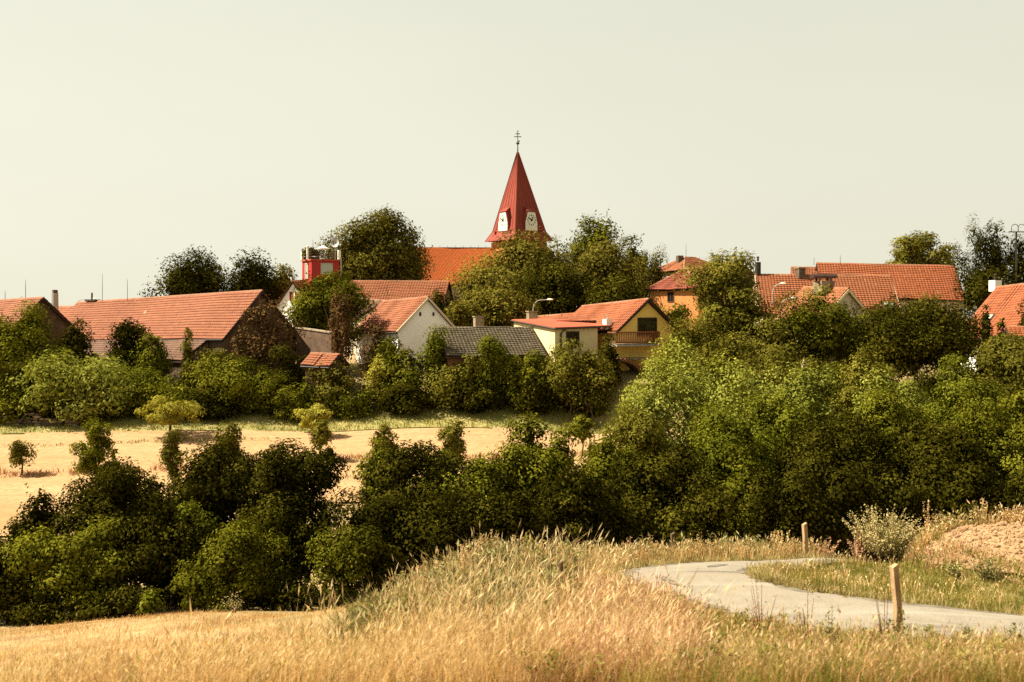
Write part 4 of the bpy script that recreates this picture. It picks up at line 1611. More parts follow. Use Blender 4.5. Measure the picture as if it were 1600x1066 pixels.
def trunk_mesh(mb, base_r, h, limbs, r, lean=0.0, bark='bark'):
    """tapered trunk with limbs reaching the given points"""
    top = np.array([lean, 0, h])
    pts = [np.array([0, 0, -.25])]
    for k in range(1, 5):
        f = k / 4
        pts.append(np.array([lean * f * f + r.normal(0, base_r * .5), r.normal(0, base_r * .5), h * f]))
    mb.tube(pts, [base_r * (1.25 if k == 0 else 1 - .55 * k / 4) for k in range(5)], 7)
    for L in limbs:
        f = r.uniform(.45, 1.0)
        i = min(3, int(f * 4))
        s = pts[i] * (1 - (f * 4 - i)) + pts[i + 1] * (f * 4 - i) if i < 4 else pts[4]
        L = np.asarray(L)
        mid = s * .5 + L * .5 + np.array([0, 0, -.08 * np.linalg.norm(L - s)]) + r.normal(0, base_r, 3)
        mb.tube([s, mid, L], [base_r * .45, base_r * .28, base_r * .1], 5, cap=False)
        for _ in range(2):
            e = L + r.normal(0, 1, 3) * np.linalg.norm(L - s) * .18
            e[2] = min(e[2], L[2] + .1 * base_r)
            mb.tube([mid, mid * .4 + e * .6, e], [base_r * .2, base_r * .12, base_r * .05], 4, cap=False)
    return mb


DENS = 1.0
TRI = [0]


def plant(name, label, cat, group, cx, w, ytop, Y, style='shrub', mat='leaf_mid', dep=None, dens=1.0, lobes=None, openness=0.0, leaf=1.0, tr=None, ybase=None,
          lean=0.0, seed=None, bark='bark', stem=True):
    """a tree or shrub standing on the terrain at (cx, Y), reaching the row ytop; w is its width in photo pixels"""
    px = Y / F
    X = (cx - 800) * px
    g = h1(X, Y)
    top = (HZ - ytop) * px
    h = top - g
    wm = w * px
    dp = dep * px if dep else min(wm * .85, wm * .6 + 2)
    sd_ = seed if seed is not None else int(cx * 7 + ytop * 13 + Y * 5) % 100000
    r = np.random.default_rng(sd_ + 1)
    zbf = STYLE[style][0]
    vis_h = h / px * (1 - max(zbf, 0))
    if Y < 41 and leaf == 1.0:
        leaf = 1.18
    lp = STYLE[style][5] * leaf * .92
    kite = Y < 48
    n = int(np.clip(dens * DENS * w * vis_h * .785 * (4.6 if kite else 6.2) / (lp * lp * .31), 250, 26000))
    V, tone, LC = crown_geom(wm, dp, h, style, n, px * leaf ** .5, sd_, lobes, openness)
    if leaf != 1.0:
        c = V.reshape(-1, 4, 3)
        m_ = c.mean(1, keepdims=True)
        V = ((c - m_) * leaf ** .5 + m_).reshape(-1, 3)
    if kite:
        Fc = np.arange(len(V)).reshape(-1, 4)
        TRI[0] += len(Fc) * 2
    else:                       # far crowns: one triangle per leaf
        V = V.reshape(-1, 4, 3)[:, [0, 1, 3]] * np.array([1.0, 1, 1])
        Vq = V.copy()
        V[:, 0] += (V[:, 0] - (Vq[:, 1] + Vq[:, 2]) / 2) * .9
        V = V.reshape(-1, 3)
        Fc = np.arange(len(V)).reshape(-1, 3)
        TRI[0] += len(Fc)
    root = thing(name, label, cat, (X, Y, g), group)
    crown = obj('crown' if style != 'shrub' else 'foliage', mesh_np('crown', V, Fc, mat, tone), root)
    if stem:
        mb = MB()
        limbs = [LC[k] for k in r.permutation(len(LC))[:7 if style != 'shrub' else 5]]
        br = tr * px if tr else max(.035, h * (.028 if style != 'shrub' else .014))
        ht = h * (.55 if style not in ('shrub', 'willow') else .35)
        if style == 'cone':
            limbs, ht = [], h * .9
        trunk_mesh(mb, br, ht, limbs, r, lean * px)
        obj('trunk' if style != 'shrub' else 'stem', mb.mesh('trunk', bark, True), root)
    return root


HG = 'shrubs of the dark hedge along the dry field'
RG = 'trees of the thick green wood beyond the lane'
VG = 'bushes in front of the village houses'
TG = 'tall trees around the church'
SG = 'young trees in the valley field'
GG = 'garden trees among the houses'
P = plant
# -- tall trees standing between the roofs, farthest first
P('linden_tree', 'broad dark linden rising behind the barn roof, nearest the red lookout but one', 'tree', TG, 303, 128, 388, 118, 'chest', 'leaf_dark', openness=.15)
P('linden_tree', 'smaller dark linden between the broad linden and the red lookout house', 'tree', TG, 391, 84, 389, 117, 'chest', 'leaf_dark', openness=.25)
P('linden_tree', 'low olive tree tucked between small dark linden and red lookout', 'tree', TG, 440, 60, 414, 120, 'chest', 'leaf_chest')
P('chestnut_tree', 'tall domed chestnut standing before the church nave beside the red lookout', 'tree', TG, 583, 158, 329, 119, 'chest', 'leaf_chest', dens=1.2)
P('chestnut_tree', 'small chestnut at the foot of the domed one, touching the nave roof edge', 'tree', TG, 645, 62, 388, 118, 'chest', 'leaf_chest')
P('chestnut_tree', 'big chestnut hiding the foot of the church tower', 'tree', TG, 836, 166, 361, 118, 'chest', 'leaf_chest', dens=1.2)
P('chestnut_tree', 'low wide chestnut below the church nave roof', 'tree', TG, 772, 130, 398, 112, 'chest', 'leaf_chest', dens=1.2)
P('chestnut_tree', 'dark chestnut right behind the street lamp and yellow house chimney', 'tree', TG, 872, 130, 410, 108, 'chest', 'leaf_dark')
P('ash_tree', 'thin airy tree poking above the chestnuts beside the spire', 'tree', TG, 928, 90, 334, 121, 'tree', 'leaf_mid', dens=.75, openness=.3)
P('maple_tree', 'golden olive maple in front of the thin airy tree', 'tree', TG, 957, 112, 376, 110, 'chest', 'leaf_chest', dens=1.1)
P('maple_tree', 'yellowish tree top between the maple and the drooping birch', 'tree', TG, 992, 52, 368, 116, 'tree', 'leaf_olive')
P('birch_tree', 'drooping birch beside the hipped orange house roof', 'birch tree', TG, 1017, 58, 382, 114, 'birch', 'leaf_olive', openness=.1)
P('chestnut_tree', 'dark tree right behind the ridge of the yellow house', 'tree', TG, 965, 104, 428, 102, 'chest', 'leaf_dark')
P('elm_tree', 'windswept yellow-olive tree behind the longest red roof', 'tree', TG, 1437, 100, 364, 124, 'open', 'leaf_olive', dens=1.1, lean=10, openness=.25)
P('birch_tree', 'tall weeping birch behind the end house chimney', 'birch tree', TG, 1543, 96, 336, 104, 'birch', 'leaf_dark', openness=.3, dens=.8)
P('birch_tree', 'second weeping birch cut by the picture edge beside the hoop mast', 'birch tree', TG, 1602, 66, 360, 103, 'birch', 'leaf_dark', openness=.2, dens=.8)
P('elder_tree', 'low dark tree under the tall weeping birch', 'tree', TG, 1545, 78, 415, 101, 'tree', 'leaf_dark')
P('lilac_bush', 'dark round bush between white gable and low chestnut', 'bush', GG, 690, 46, 451, 104, 'shrub', 'leaf_dark')
P('apple_tree', 'olive bush spilling under the low chestnut behind grey shed', 'bush', GG, 728, 70, 470, 100, 'shrub', 'leaf_chest')
P('chestnut_tree', 'bushy tree base between grey shed chimney and street lamp', 'tree', TG, 790, 130, 440, 104, 'chest', 'leaf_chest')

# -- garden trees among the houses
P('acacia_tree', 'light green tree standing before the red lookout house', 'tree', GG, 515, 125, 424, 92, 'tree', 'leaf_mid', openness=.2, dens=1.1)
P('acacia_tree', 'bright low tree at the foot of the light green one beside yard wall', 'tree', GG, 478, 54, 462, 91, 'tree', 'leaf_bright')
P('dead_spruce', 'brown dead spruce with dry hanging boughs beside the yard wall', 'tree', GG, 532, 40, 446, 83, 'birch', 'leaf_brown', dens=.9, bark='bark_dead', tr=5)
P('dead_creeper', 'brown dead creeper covering the barn gable', 'creeper', GG, 418, 118, 466, 83.5, 'shrub', 'leaf_brown', dep=22, dens=.45, openness=.3)
P('creeper_bush', 'dark green creeper at the foot of the barn gable', 'creeper', GG, 452, 70, 540, 81, 'shrub', 'leaf_dark')
P('dead_creeper', 'brown withered vine lying over the low wall before the white gable', 'creeper', GG, 592, 70, 508, 86, 'shrub', 'leaf_brown', dep=20, dens=.5, openness=.35)
P('walnut_tree', 'walnut tree with open crown and dark trunk between orange house and cream house', 'tree', GG, 1130, 122, 391, 82, 'tree', 'leaf_olive', openness=.35, dens=.95, tr=9, lean=8)
P('walnut_tree', 'lower bough-like tree filling the walnut tree foot toward the street lamp', 'tree', GG, 1168, 100, 470, 80, 'tree', 'leaf_olive', openness=.2)
P('plum_tree', 'bright olive tree covering the corner of the yellow house', 'tree', GG, 1080, 104, 494, 79, 'tree', 'leaf_olive')
P('plum_tree', 'rounded green tree hiding the cream front house', 'tree', GG, 1282, 150, 447, 79, 'tree', 'leaf_mid', openness=.25)
P('plum_tree', 'low olive tree between the walnut trunk and rounded green tree', 'tree', GG, 1222, 90, 500, 78, 'tree', 'leaf_olive')
P('yew_tree', 'wide dark evergreen tree below the broad tiled roof', 'tree', GG, 1432, 205, 461, 77, 'chest', 'leaf_dark', dens=1.3)
P('yew_tree', 'dark green tree beside wide evergreen below the cream house gable', 'tree', GG, 1352, 96, 484, 78, 'chest', 'leaf_mid')
P('fir_tree', 'small dark fir in front of the end house roof', 'fir tree', GG, 1535, 34, 478, 78, 'cone', 'leaf_dark')
P('fir_tree', 'dark fir at the picture edge before the end house skylight', 'fir tree', GG, 1606, 44, 468, 76, 'cone', 'leaf_dark')
P('fir_tree', 'squat dark fir under the end house skylight', 'fir tree', GG, 1568, 50, 500, 76, 'cone', 'leaf_dark')

# -- bushes in front of the village, from the barn side onward
P('maple_tree', 'tall dark maple hiding the old farmhouse at the picture edge', 'tree', VG, 22, 112, 472, 83, 'tree', 'leaf_mid', dens=1.1)
P('elder_bush', 'shadowy elder under the tall dark maple', 'bush', VG, 10, 90, 560, 79, 'shrub', 'leaf_dark')
P('elder_bush', 'dark round elder in front of the barn annexe', 'bush', VG, 112, 72, 500, 86, 'shrub', 'leaf_dark')
P('hazel_bush', 'green hazel between dark round elder and pale sallow', 'bush', VG, 92, 70, 532, 83, 'shrub', 'leaf_mid')
P('elder_bush', 'leggy elder poking up before the lean-to roof', 'bush', VG, 205, 76, 498, 85, 'tree', 'leaf_dark', openness=.2)
P('elder_bush', 'small dark bush between leggy elder and lean-to tiles', 'bush', VG, 238, 60, 522, 84, 'shrub', 'leaf_mid')
P('cypress_bush', 'narrow dark columnar bush before the lean-to roof', 'bush', VG, 290, 34, 514, 83, 'cone', 'leaf_olive')
P('hazel_bush', 'olive bush below the lean-to tiles beside columnar bush', 'bush', VG, 330, 76, 545, 82, 'shrub', 'leaf_olive')
P('sallow_bush', 'large pale green sallow with silvery leaves above the stone wall', 'bush', VG, 118, 196, 547, 79, 'willow', 'leaf_pale', dens=1.1, leaf=1.2)
P('hazel_bush', 'mid green bush spreading beside the pale sallow', 'bush', VG, 222, 100, 572, 79.5, 'shrub', 'leaf_bright')
P('hazel_bush', 'olive yellow bush at the end of the stone wall', 'bush', VG, 150, 92, 604, 77.2, 'shrub', 'leaf_olive')
P('elder_bush', 'black-green bush above the middle of the stone wall', 'bush', VG, 86, 64, 606, 77.6, 'shrub', 'leaf_dark')
P('elder_bush', 'dull bush over the near end of the stone wall', 'bush', VG, 20, 70, 602, 77.6, 'shrub', 'leaf_mid')
P('hazel_bush', 'dark shaded bush behind the big golden young tree', 'bush', VG, 258, 120, 590, 78.6, 'shrub', 'leaf_mid')
P('hazel_bush', 'tall green bush in front of the barn gable foot', 'bush', VG, 352, 110, 552, 79.5, 'shrub', 'leaf_mid')
P('hazel_bush', 'rounded green bush between barn gable and small shed', 'bush', VG, 424, 86, 572, 79.5, 'shrub', 'leaf_mid')
P('hazel_bush', 'low dark bush under the tall green one at field edge', 'bush', VG, 330, 90, 606, 78.4, 'shrub', 'leaf_dark')
P('hazel_bush', 'low bush at field edge before the small shed', 'bush', VG, 462, 84, 598, 78.6, 'shrub', 'leaf_mid')
P('privet_bush', 'yellow-green bush just below the small shed roof', 'bush', VG, 520, 78, 566, 79.3, 'shrub', 'leaf_olive')
P('hazel_bush', 'dark bush at field edge behind the golden forked sapling', 'bush', VG, 545, 84, 604, 78.6, 'shrub', 'leaf_mid')
P('lilac_bush', 'pale yellow flowering sprays below the white gable', 'bush', VG, 590, 44, 556, 80.0, 'willow', 'leaf_gold')
P('lilac_bush', 'mid green shrub below the white gable corner', 'bush', VG, 630, 90, 545, 80.5, 'shrub', 'leaf_mid')
P('ivy_bush', 'bright ivy heap climbing the grey shed corner', 'bush', VG, 680, 52, 508, 80.5, 'shrub', 'leaf_bright')
P('hazel_bush', 'wide dark shrub at field edge under the white gable', 'bush', VG, 640, 110, 592, 78.6, 'shrub', 'leaf_dark')
P('hazel_bush', 'olive shrub under the grey shed eave', 'bush', VG, 718, 100, 553, 79.4, 'shrub', 'leaf_olive')
P('thuja_bush', 'slim upright thuja in front of the grey shed roof', 'bush', VG, 770, 48, 522, 79.0, 'shrub', 'leaf_bright', dens=1.3, leaf=.8)
P('hazel_bush', 'deep green shrub at field edge under the grey shed', 'bush', VG, 735, 110, 590, 78.6, 'shrub', 'leaf_dark')
P('hazel_bush', 'green shrub below the pale annexe wall', 'bush', VG, 812, 90, 555, 79.4, 'shrub', 'leaf_mid')
P('hazel_bush', 'dark shrub at field edge below the annexe wall', 'bush', VG, 842, 92, 585, 78.7, 'shrub', 'leaf_dark')
P('olive_bush', 'grey-olive bush in front of the yellow house annexe window', 'bush', VG, 905, 112, 530, 79.6, 'shrub', 'leaf_olive', dens=1.2)
P('cypress_bush', 'dark conifer bush against the balcony railing', 'bush', VG, 950, 40, 522, 81.0, 'shrub', 'leaf_dark')
P('elder_bush', 'dark bush beside the opening of the cellar arch', 'bush', VG, 905, 80, 575, 78.9, 'shrub', 'leaf_dark')
P('hazel_bush', 'low weedy bush in front of the cellar arch', 'bush', VG, 925, 50, 612, 78.6, 'shrub', 'leaf_mid')

# -- young trees in the valley field
P('young_tree', 'lonely small sapling on the dry ditch line near the picture edge', 'young tree', SG, 34, 40, 688, 63.3, 'young', 'leaf_olive', tr=1.6, dens=.8)
P('young_tree', 'dark green young tree rising over the hedge near the stone wall', 'young tree', SG, 150, 66, 655, 56, 'young', 'leaf_mid', tr=2)
P('young_tree', 'large golden young tree with wide crown at the field edge', 'young tree', SG, 268, 98, 618, 73, 'young', 'leaf_gold', tr=2.5)
P('young_tree', 'small olive tree directly under the large golden one', 'young tree', SG, 271, 36, 672, 57, 'young', 'leaf_olive', tr=1.5)
P('young_tree', 'upright olive tree rising from the hedge near the golden tree', 'young tree', SG, 356, 48, 660, 55, 'young', 'leaf_olive', tr=2)
P('young_tree', 'golden topped sapling on the grassy field margin', 'young tree', SG, 490, 54, 632, 73, 'young', 'leaf_gold', tr=1.8)
P('young_tree', 'green sapling with bare stem under the golden topped one', 'young tree', SG, 500, 34, 656, 66, 'young', 'leaf_olive', tr=1.6)
P('dark_bush', 'small dark bush at the foot of the bare-stemmed sapling', 'bush', SG, 516, 20, 694, 66, 'shrub', 'leaf_dark')
P('young_tree', 'young tree with green top in front of the upper field strip', 'young tree', SG, 600, 44, 664, 54, 'young', 'leaf_olive', tr=2)
P('young_tree', 'pair-stemmed olive sapling before the green field margin', 'young tree', SG, 706, 42, 655, 56, 'young', 'leaf_olive', tr=1.5)
P('young_tree', 'round-headed lollipop tree on a thin straight trunk', 'young tree', SG, 910, 38, 648, 66, 'round', 'leaf_mid', tr=1.5)
P('dark_bush', 'low dark bush beside the lollipop tree trunk', 'bush', SG, 926, 18, 690, 65.5, 'shrub', 'leaf_mid')

# -- the wood beyond the lane
P('willow_tree', 'huge pale willow with feathery rounded crown', 'willow tree', RG, 1090, 258, 530, 51, 'willow', 'leaf_pale', dens=1.3, dep=230)
P('willow_tree', 'pale willow flank hanging down toward the field', 'willow tree', RG, 1006, 92, 612, 50, 'willow', 'leaf_pale')
P('willow_tree', 'pale willow top between the huge willow and dark oak', 'willow tree', RG, 1250, 140, 572, 54, 'willow', 'leaf_pale', dens=1.1)
P('willow_tree', 'pale feathery tree below the wide dark evergreen', 'willow tree', RG, 1395, 130, 574, 54, 'willow', 'leaf_pale', dens=1.1)
P('olive_tree', 'olive tree top between pale feathery trees and the evergreen', 'tree', RG, 1360, 110, 543, 58, 'tree', 'leaf_olive')
P('oak_tree', 'olive oak top below the walnut tree and white marker stone', 'tree', RG, 1195, 110, 540, 60, 'tree', 'leaf_olive')
P('oak_tree', 'tall green oak at the picture edge below the garden shed', 'tree', RG, 1592, 140, 520, 56, 'tree', 'leaf_olive')
P('ash_tree', 'broad green ash beside the tall oak at the picture edge', 'tree', RG, 1520, 130, 556, 50, 'tree', 'leaf_bright', dens=1.1)
P('robinia_tree', 'bright green robinia in front of the huge pale willow', 'tree', RG, 1145, 150, 632, 43.5, 'willow', 'leaf_bright', dens=1.2)
P('robinia_tree', 'lower robinia with yellow-green sprays under the bright one', 'tree', RG, 1165, 150, 700, 39, 'willow', 'leaf_mid', dens=1.1)
P('robinia_tree', 'tall robinia whose top shows beside the willow crown', 'tree', RG, 1215, 130, 612, 47, 'willow', 'leaf_bright')
P('oak_tree', 'dark oak behind the robinias in the middle of the wood', 'tree', RG, 1290, 170, 640, 43, 'tree', 'leaf_dark', dens=1.2)
P('oak_tree', 'green oak with sunlit shoulder between middle oak and ash', 'tree', RG, 1390, 170, 610, 45, 'tree', 'leaf_mid', dens=1.2)
P('oak_tree', 'dark oak under the broad green ash', 'tree', RG, 1470, 150, 660, 42, 'tree', 'leaf_dark', dens=1.1)
P('oak_tree', 'green oak reaching the picture edge above the ploughed field', 'tree', RG, 1575, 170, 610, 43, 'tree', 'leaf_mid', dens=1.1)
P('thorn_bush', 'dark thorn bush behind the dry dock clump', 'bush', RG, 1350, 180, 720, 37.5, 'shrub', 'leaf_dark')
P('thorn_bush', 'dark thorn bush behind the crest of the ploughed field', 'bush', RG, 1500, 180, 715, 38, 'shrub', 'leaf_dark')
P('thorn_bush', 'dark thorn bush at the picture edge over the ploughed field', 'bush', RG, 1610, 120, 730, 38, 'shrub', 'leaf_dark')
P('thorn_bush', 'dark thorn bush behind the stake at the lane end', 'bush', RG, 1235, 150, 730, 37, 'shrub', 'leaf_dark')
P('thorn_bush', 'dark thorn bush below the willow flank', 'bush', RG, 1050, 170, 700, 40, 'shrub', 'leaf_dark', dens=1.1)
P('thorn_bush', 'dark low thorn bush behind the bend of the lane', 'bush', RG, 1110, 150, 760, 36.5, 'shrub', 'leaf_dark')
P('elm_tree', 'dark bushy elm between the willow flank and the pointed tree', 'tree', HG, 960, 123, 676, 42, 'tree', 'leaf_mid')
P('thorn_bush', 'shaded thorn bush under the dark bushy elm', 'bush', HG, 965, 146, 745, 37, 'shrub', 'leaf_dark')

P('oak_bush', 'olive bush filling the gap behind the pale marker stone', 'bush', RG, 1262, 96, 556, 66, 'shrub', 'leaf_olive')
P('oak_bush', 'dark bush between the marker stone and the olive tree top', 'bush', RG, 1310, 90, 562, 67, 'shrub', 'leaf_mid')
P('oak_bush', 'dark bush under the wide evergreen beside the broad ash', 'bush', RG, 1455, 110, 572, 66, 'shrub', 'leaf_dark')
P('oak_bush', 'shaded bush between walnut trunk and huge willow', 'bush', RG, 1130, 120, 520, 74, 'shrub', 'leaf_olive')

P('sallow_bush', 'olive sallow at the foot of the huge willow facing the field', 'bush', RG, 1004, 124, 632, 48.5, 'shrub', 'leaf_olive', dens=1.1)

# -- the dark hedge
P('field_maple', 'dark pointed maple rising highest in the hedge', 'tree', HG, 850, 134, 650, 39, 'tree', 'leaf_mid', dens=1.2)
P('field_maple', 'maple shoulder beside the highest pointed maple', 'tree', HG, 790, 134, 690, 38, 'tree', 'leaf_mid', dens=1.1)
P('field_maple', 'broad dark maple under the pointed one near the weedy bank', 'tree', HG, 890, 146, 730, 36, 'tree', 'leaf_dark', dens=1.1)
P('thorn_bush', 'dark bush directly behind the top of the weedy bank', 'bush', HG, 800, 146, 765, 34.5, 'shrub', 'leaf_dark')
P('feathery_bush', 'pale feathery bush glinting in the middle of the hedge', 'bush', HG, 762, 56, 738, 35.5, 'willow', 'leaf_mid')
P('alder_tree', 'thin-topped alder with gaps against the yellow field', 'tree', HG, 655, 146, 690, 37, 'tree', 'leaf_dark', openness=.22)
P('alder_tree', 'leaning alder branch tree at the yellow field gap', 'tree', HG, 598, 83, 690, 37.5, 'open', 'leaf_mid', dens=1.2)
P('alder_tree', 'dense alder between thin-topped alder and pale feathery bush', 'tree', HG, 716, 123, 705, 37, 'tree', 'leaf_mid')
P('field_maple', 'dark maple beside the yellow field gap', 'tree', HG, 596, 146, 765, 34, 'tree', 'leaf_dark', dens=1.1)
P('field_maple', 'dark maple behind the weedy bank slope', 'tree', HG, 690, 157, 765, 34, 'shrub', 'leaf_dark', dens=1.1)
P('lit_shrub', 'sunlit shrub at field edge where the weedy bank begins', 'bush', HG, 540, 108, 822, 31.0, 'shrub', 'leaf_mid', dens=1.1)
P('lit_shrub', 'slim lit shrub between sunlit shrub and dark bank maple', 'bush', HG, 600, 78, 830, 31.5, 'shrub', 'leaf_dark')
P('field_maple', 'tall dark maple on the field side of the yellow gap', 'tree', HG, 455, 157, 690, 36, 'tree', 'leaf_dark', dens=1.2)
P('field_maple', 'dark maple with leafy twigs below the upright olive tree', 'tree', HG, 335, 157, 692, 36, 'tree', 'leaf_dark', dens=1.2)
P('field_maple', 'black-green maple filling the hedge behind the lit field shrub', 'tree', HG, 440, 179, 770, 34, 'shrub', 'leaf_dark', dens=1.1)
P('hawthorn_bush', 'yellowish bush glowing in the dip between two dark maples', 'bush', HG, 296, 87, 778, 34.2, 'shrub', 'leaf_bright')
P('lit_shrub', 'sunlit bushy tree at field edge with crown to the ground', 'bush', HG, 366, 157, 812, 31.0, 'shrub', 'leaf_mid', dens=1.2)
P('field_maple', 'great dark maple of the hedge near the dark young tree', 'tree', HG, 190, 190, 712, 35, 'tree', 'leaf_dark', dens=1.2)
P('field_maple', 'shaded maple at field edge behind the broad-leaved seedling', 'tree', HG, 235, 168, 790, 33.2, 'shrub', 'leaf_dark', dens=1.1)
P('hawthorn_bush', 'dark bush with ragged top against the lower yellow field', 'bush', HG, 62, 112, 762, 35, 'shrub', 'leaf_dark')
P('lit_shrub', 'large sunlit shrub at field edge near the picture edge', 'bush', HG, 112, 168, 815, 31.6, 'shrub', 'leaf_mid', dens=1.2)
P('hawthorn_bush', 'dark shrub cut by the picture edge at the field end', 'bush', HG, 10, 123, 842, 31.5, 'shrub', 'leaf_dark', dens=1.1)
P('seedling_bush', 'small broad-leaved seedling glowing before the hedge shade', 'bush', HG, 238, 44, 920, 29.4, 'shrub', 'leaf_bright', leaf=1.6)
P('bramble_bush', 'low bramble at field edge under the large sunlit shrub', 'bush', HG, 78, 120, 930, 30.3, 'shrub', 'leaf_dark')
P('bramble_bush', 'low bramble between the large sunlit shrub and the seedling', 'bush', HG, 185, 110, 918, 30.2, 'shrub', 'leaf_dark')
P('bramble_bush', 'low bramble between the sunlit bushy tree and slim lit shrub', 'bush', HG, 462, 110, 900, 30.6, 'shrub', 'leaf_dark')
P('lilac_bush', 'green bush hiding the lit side wall of the white gable house', 'bush', VG, 604, 52, 526, 83, 'shrub', 'leaf_mid')
P('hazel_bush', 'bush at the sunny end of the grey shed below the annexe corner', 'bush', VG, 842, 60, 546, 79.8, 'shrub', 'leaf_mid')
P('plum_tree', 'dark bush at the foot of the orange house beside the yellow gable', 'bush', GG, 1050, 56, 474, 93, 'shrub', 'leaf_mid')
P('oak_bush', 'small bush hiding the foot of the pale marker stone', 'bush', RG, 1258, 62, 561, 60, 'shrub', 'leaf_olive')
P('oak_tree', 'green oak past the picture edge beyond the ploughed field', 'tree', RG, 1712, 180, 600, 44, 'tree', 'leaf_mid')
P('thorn_bush', 'dark thorn past the picture edge beyond the ploughed field', 'bush', RG, 1730, 190, 720, 38.5, 'shrub', 'leaf_dark')
P('hawthorn_bush', 'dark shrub past the picture edge at the field end', 'bush', HG, -110, 170, 800, 33, 'shrub', 'leaf_dark')
# greenery in a trough on the lookout terrace
root = thing('potted_plant', 'leafy green plants in a long trough on the red lookout terrace', 'plant', TERRACE)
mb = MB()
mb.box((0, 0, .16), (.9, .25, 0), (-.06, .2, 0), (0, 0, .16))
obj('trough', mb.mesh('trough', 'wood_dark'), root)
V, tone, LCp = crown_geom(2.2, .9, 1.25, 'young', 420, .07, 77, openness=.2)
V[:, 2] += .15
obj('foliage', mesh_np('foliage', V, np.arange(len(V)).reshape(-1, 4), 'leaf_olive', tone), root)
print('crown tris', TRI[0])


# ------------------------------------------------------------------ stone wall, trestle, marker
wp0, wp1 = gp(-60, 77.4), gp(124, 76.2)
root = thing('stone_wall', 'tumbled dry stone wall between the bushes and the dry field', 'wall', (wp0[0], wp0[1], h1(*wp0)))
off = np.array(root.location)
stones = []
for k in range(5):
    r = np.random.default_rng(70 + k)
    dirs = []
    for th in (-.6, .15, .8):
        for q in range(6):
            dirs.append((math.cos(q * 1.047 + th) * math.cos(th), math.sin(q * 1.047 + th) * math.cos(th), math.sin(th)))
    V = np.array(dirs) * np.array([.25, .17, .125]) * r.uniform(.75, 1.2, (18, 1))
    Fs = [(q, (q + 1) % 6, 6 + (q + 1) % 6, 6 + q) for q in range(6)] + [(6 + q, 6 + (q + 1) % 6, 12 + (q + 1) % 6, 12 + q) for q in range(6)] + [tuple(range(5, -1, -1)), tuple(range(12, 18))]
    mb = MB().add(V, Fs)
    stones.append(mb.mesh('stone', 'stone_light' if k % 2 else 'stone_dark'))
dirx = np.array([wp1[0] - wp0[0], wp1[1] - wp0[1]])
LN = np.linalg.norm(dirx)
for row in range(5):
    nst = int(LN / .40)
    for k in range(nst):
        if row > 2 and (math.sin(k * .9) + random.uniform(-.6, .6) < .1 * row - .2):
            continue
        f = (k + .5 * (row % 2) + random.uniform(-.2, .2)) / nst
        p = np.array(wp0) + dirx * f
        z = h1(p[0], p[1]) + .12 + row * .2 + random.uniform(-.03, .03)
        o = obj('stone', stones[random.randrange(5)], root, (p[0] - off[0], p[1] + random.uniform(-.12, .12) - off[1], z - off[2]),
                (random.uniform(-.25, .25), random.uniform(-.25, .25), random.uniform(-.5, .5)))
        s = random.uniform(.75, 1.25)
        o.scale = (s, s, s)

p = gp(905, 77.6)
root = thing('wooden_trestle', 'dark wooden trestle with a long slanting pole at the grassy field margin', 'trestle', (p[0], p[1], h1(*p)))
for nm, a_, b2, rr in (('pole', (-.7, 0, 1.55), (1.2, .1, 1.6), .05), ('brace', (-.5, .4, .9), (.75, 0, 1.5), .05), ('leg', (.8, 0, 1.6), (1.25, -.1, -.1), .05),
                       ('leg', (.75, .1, 1.6), (.55, .7, -.1), .05), ('leg', (-.65, 0, 1.55), (-.8, .1, -.1), .05)):
    mb = MB()
    mb.bar(a_, b2, rr)
    obj(nm, mb.mesh(nm, 'wood_dark'), root)
p = W(1256, 570, 62)
g = h1(p[0], p[1])
mb = MB()
mb.lathe((0, 0, 0), [(.17, 0), (.16, (p[2] - g) * .8), (.15, p[2] - g), (.02, p[2] - g + .35)], 4)
tag(obj('marker_stone', mb.mesh('marker_stone', 'plaster_cream'), None, (p[0], p[1], g)), 'pale pointed marker stone showing between the oak tops', 'marker stone')


# ------------------------------------------------------------------ stakes along the lane
def stake(label, px, ptop, Y, w, lean=(0, 0), mat='wood_post'):
    X = (px - 800) / F * Y
    g = h1(X, Y)
    hgt = (HZ - ptop) / F * Y - g
    ax, ay = np.array([.95, .3, 0]), np.array([-.3, .95, 0])
    mb = MB()
    vs = []
    for z, s, c in ((-.2, 1, 0), (hgt * .5, .98, .02), (hgt - .03, .97, .0), (hgt, .80, .01)):
        lx = np.array([lean[0], lean[1], 0]) * z / hgt + np.array([c, 0, 0])
        for i, j in ((-1, -1), (1, -1), (1, 1), (-1, 1)):
            vs.append(lx + ax * i * w * s + ay * j * w * s + np.array([0, 0, z + (.02 * i if z == hgt else 0)]))
    fs = [(4 * k + i, 4 * k + (i + 1) % 4, 4 * k + 4 + (i + 1) % 4, 4 * k + 4 + i) for k in range(3) for i in range(4)] + [(3, 2, 1, 0), (12, 13, 14, 15)]
    mb.add(vs, fs)
    tag(obj('wooden_stake', mb.mesh('wooden_stake', mat), None, (X, Y, g)), label, 'stake', 'wooden stakes along the lane')


stake('tallest pale stake beside the lane in front of the ploughed field', 1405, 883, 15.75, .052, (-.09, 0))
stake('weathered stake at the far end of the lane before the dark wood', 1258, 818, 26.0, .055, (-.02, 0))
stake('short dark stake on the verge behind the bend of the lane', 1050, 833, 26.2, .05, (.02, 0), 'wood_dark')
stake('thin grey stake half buried in the weeds of the bank', 876, 878, 19.0, .04, (.0, 0), 'wood_dark')


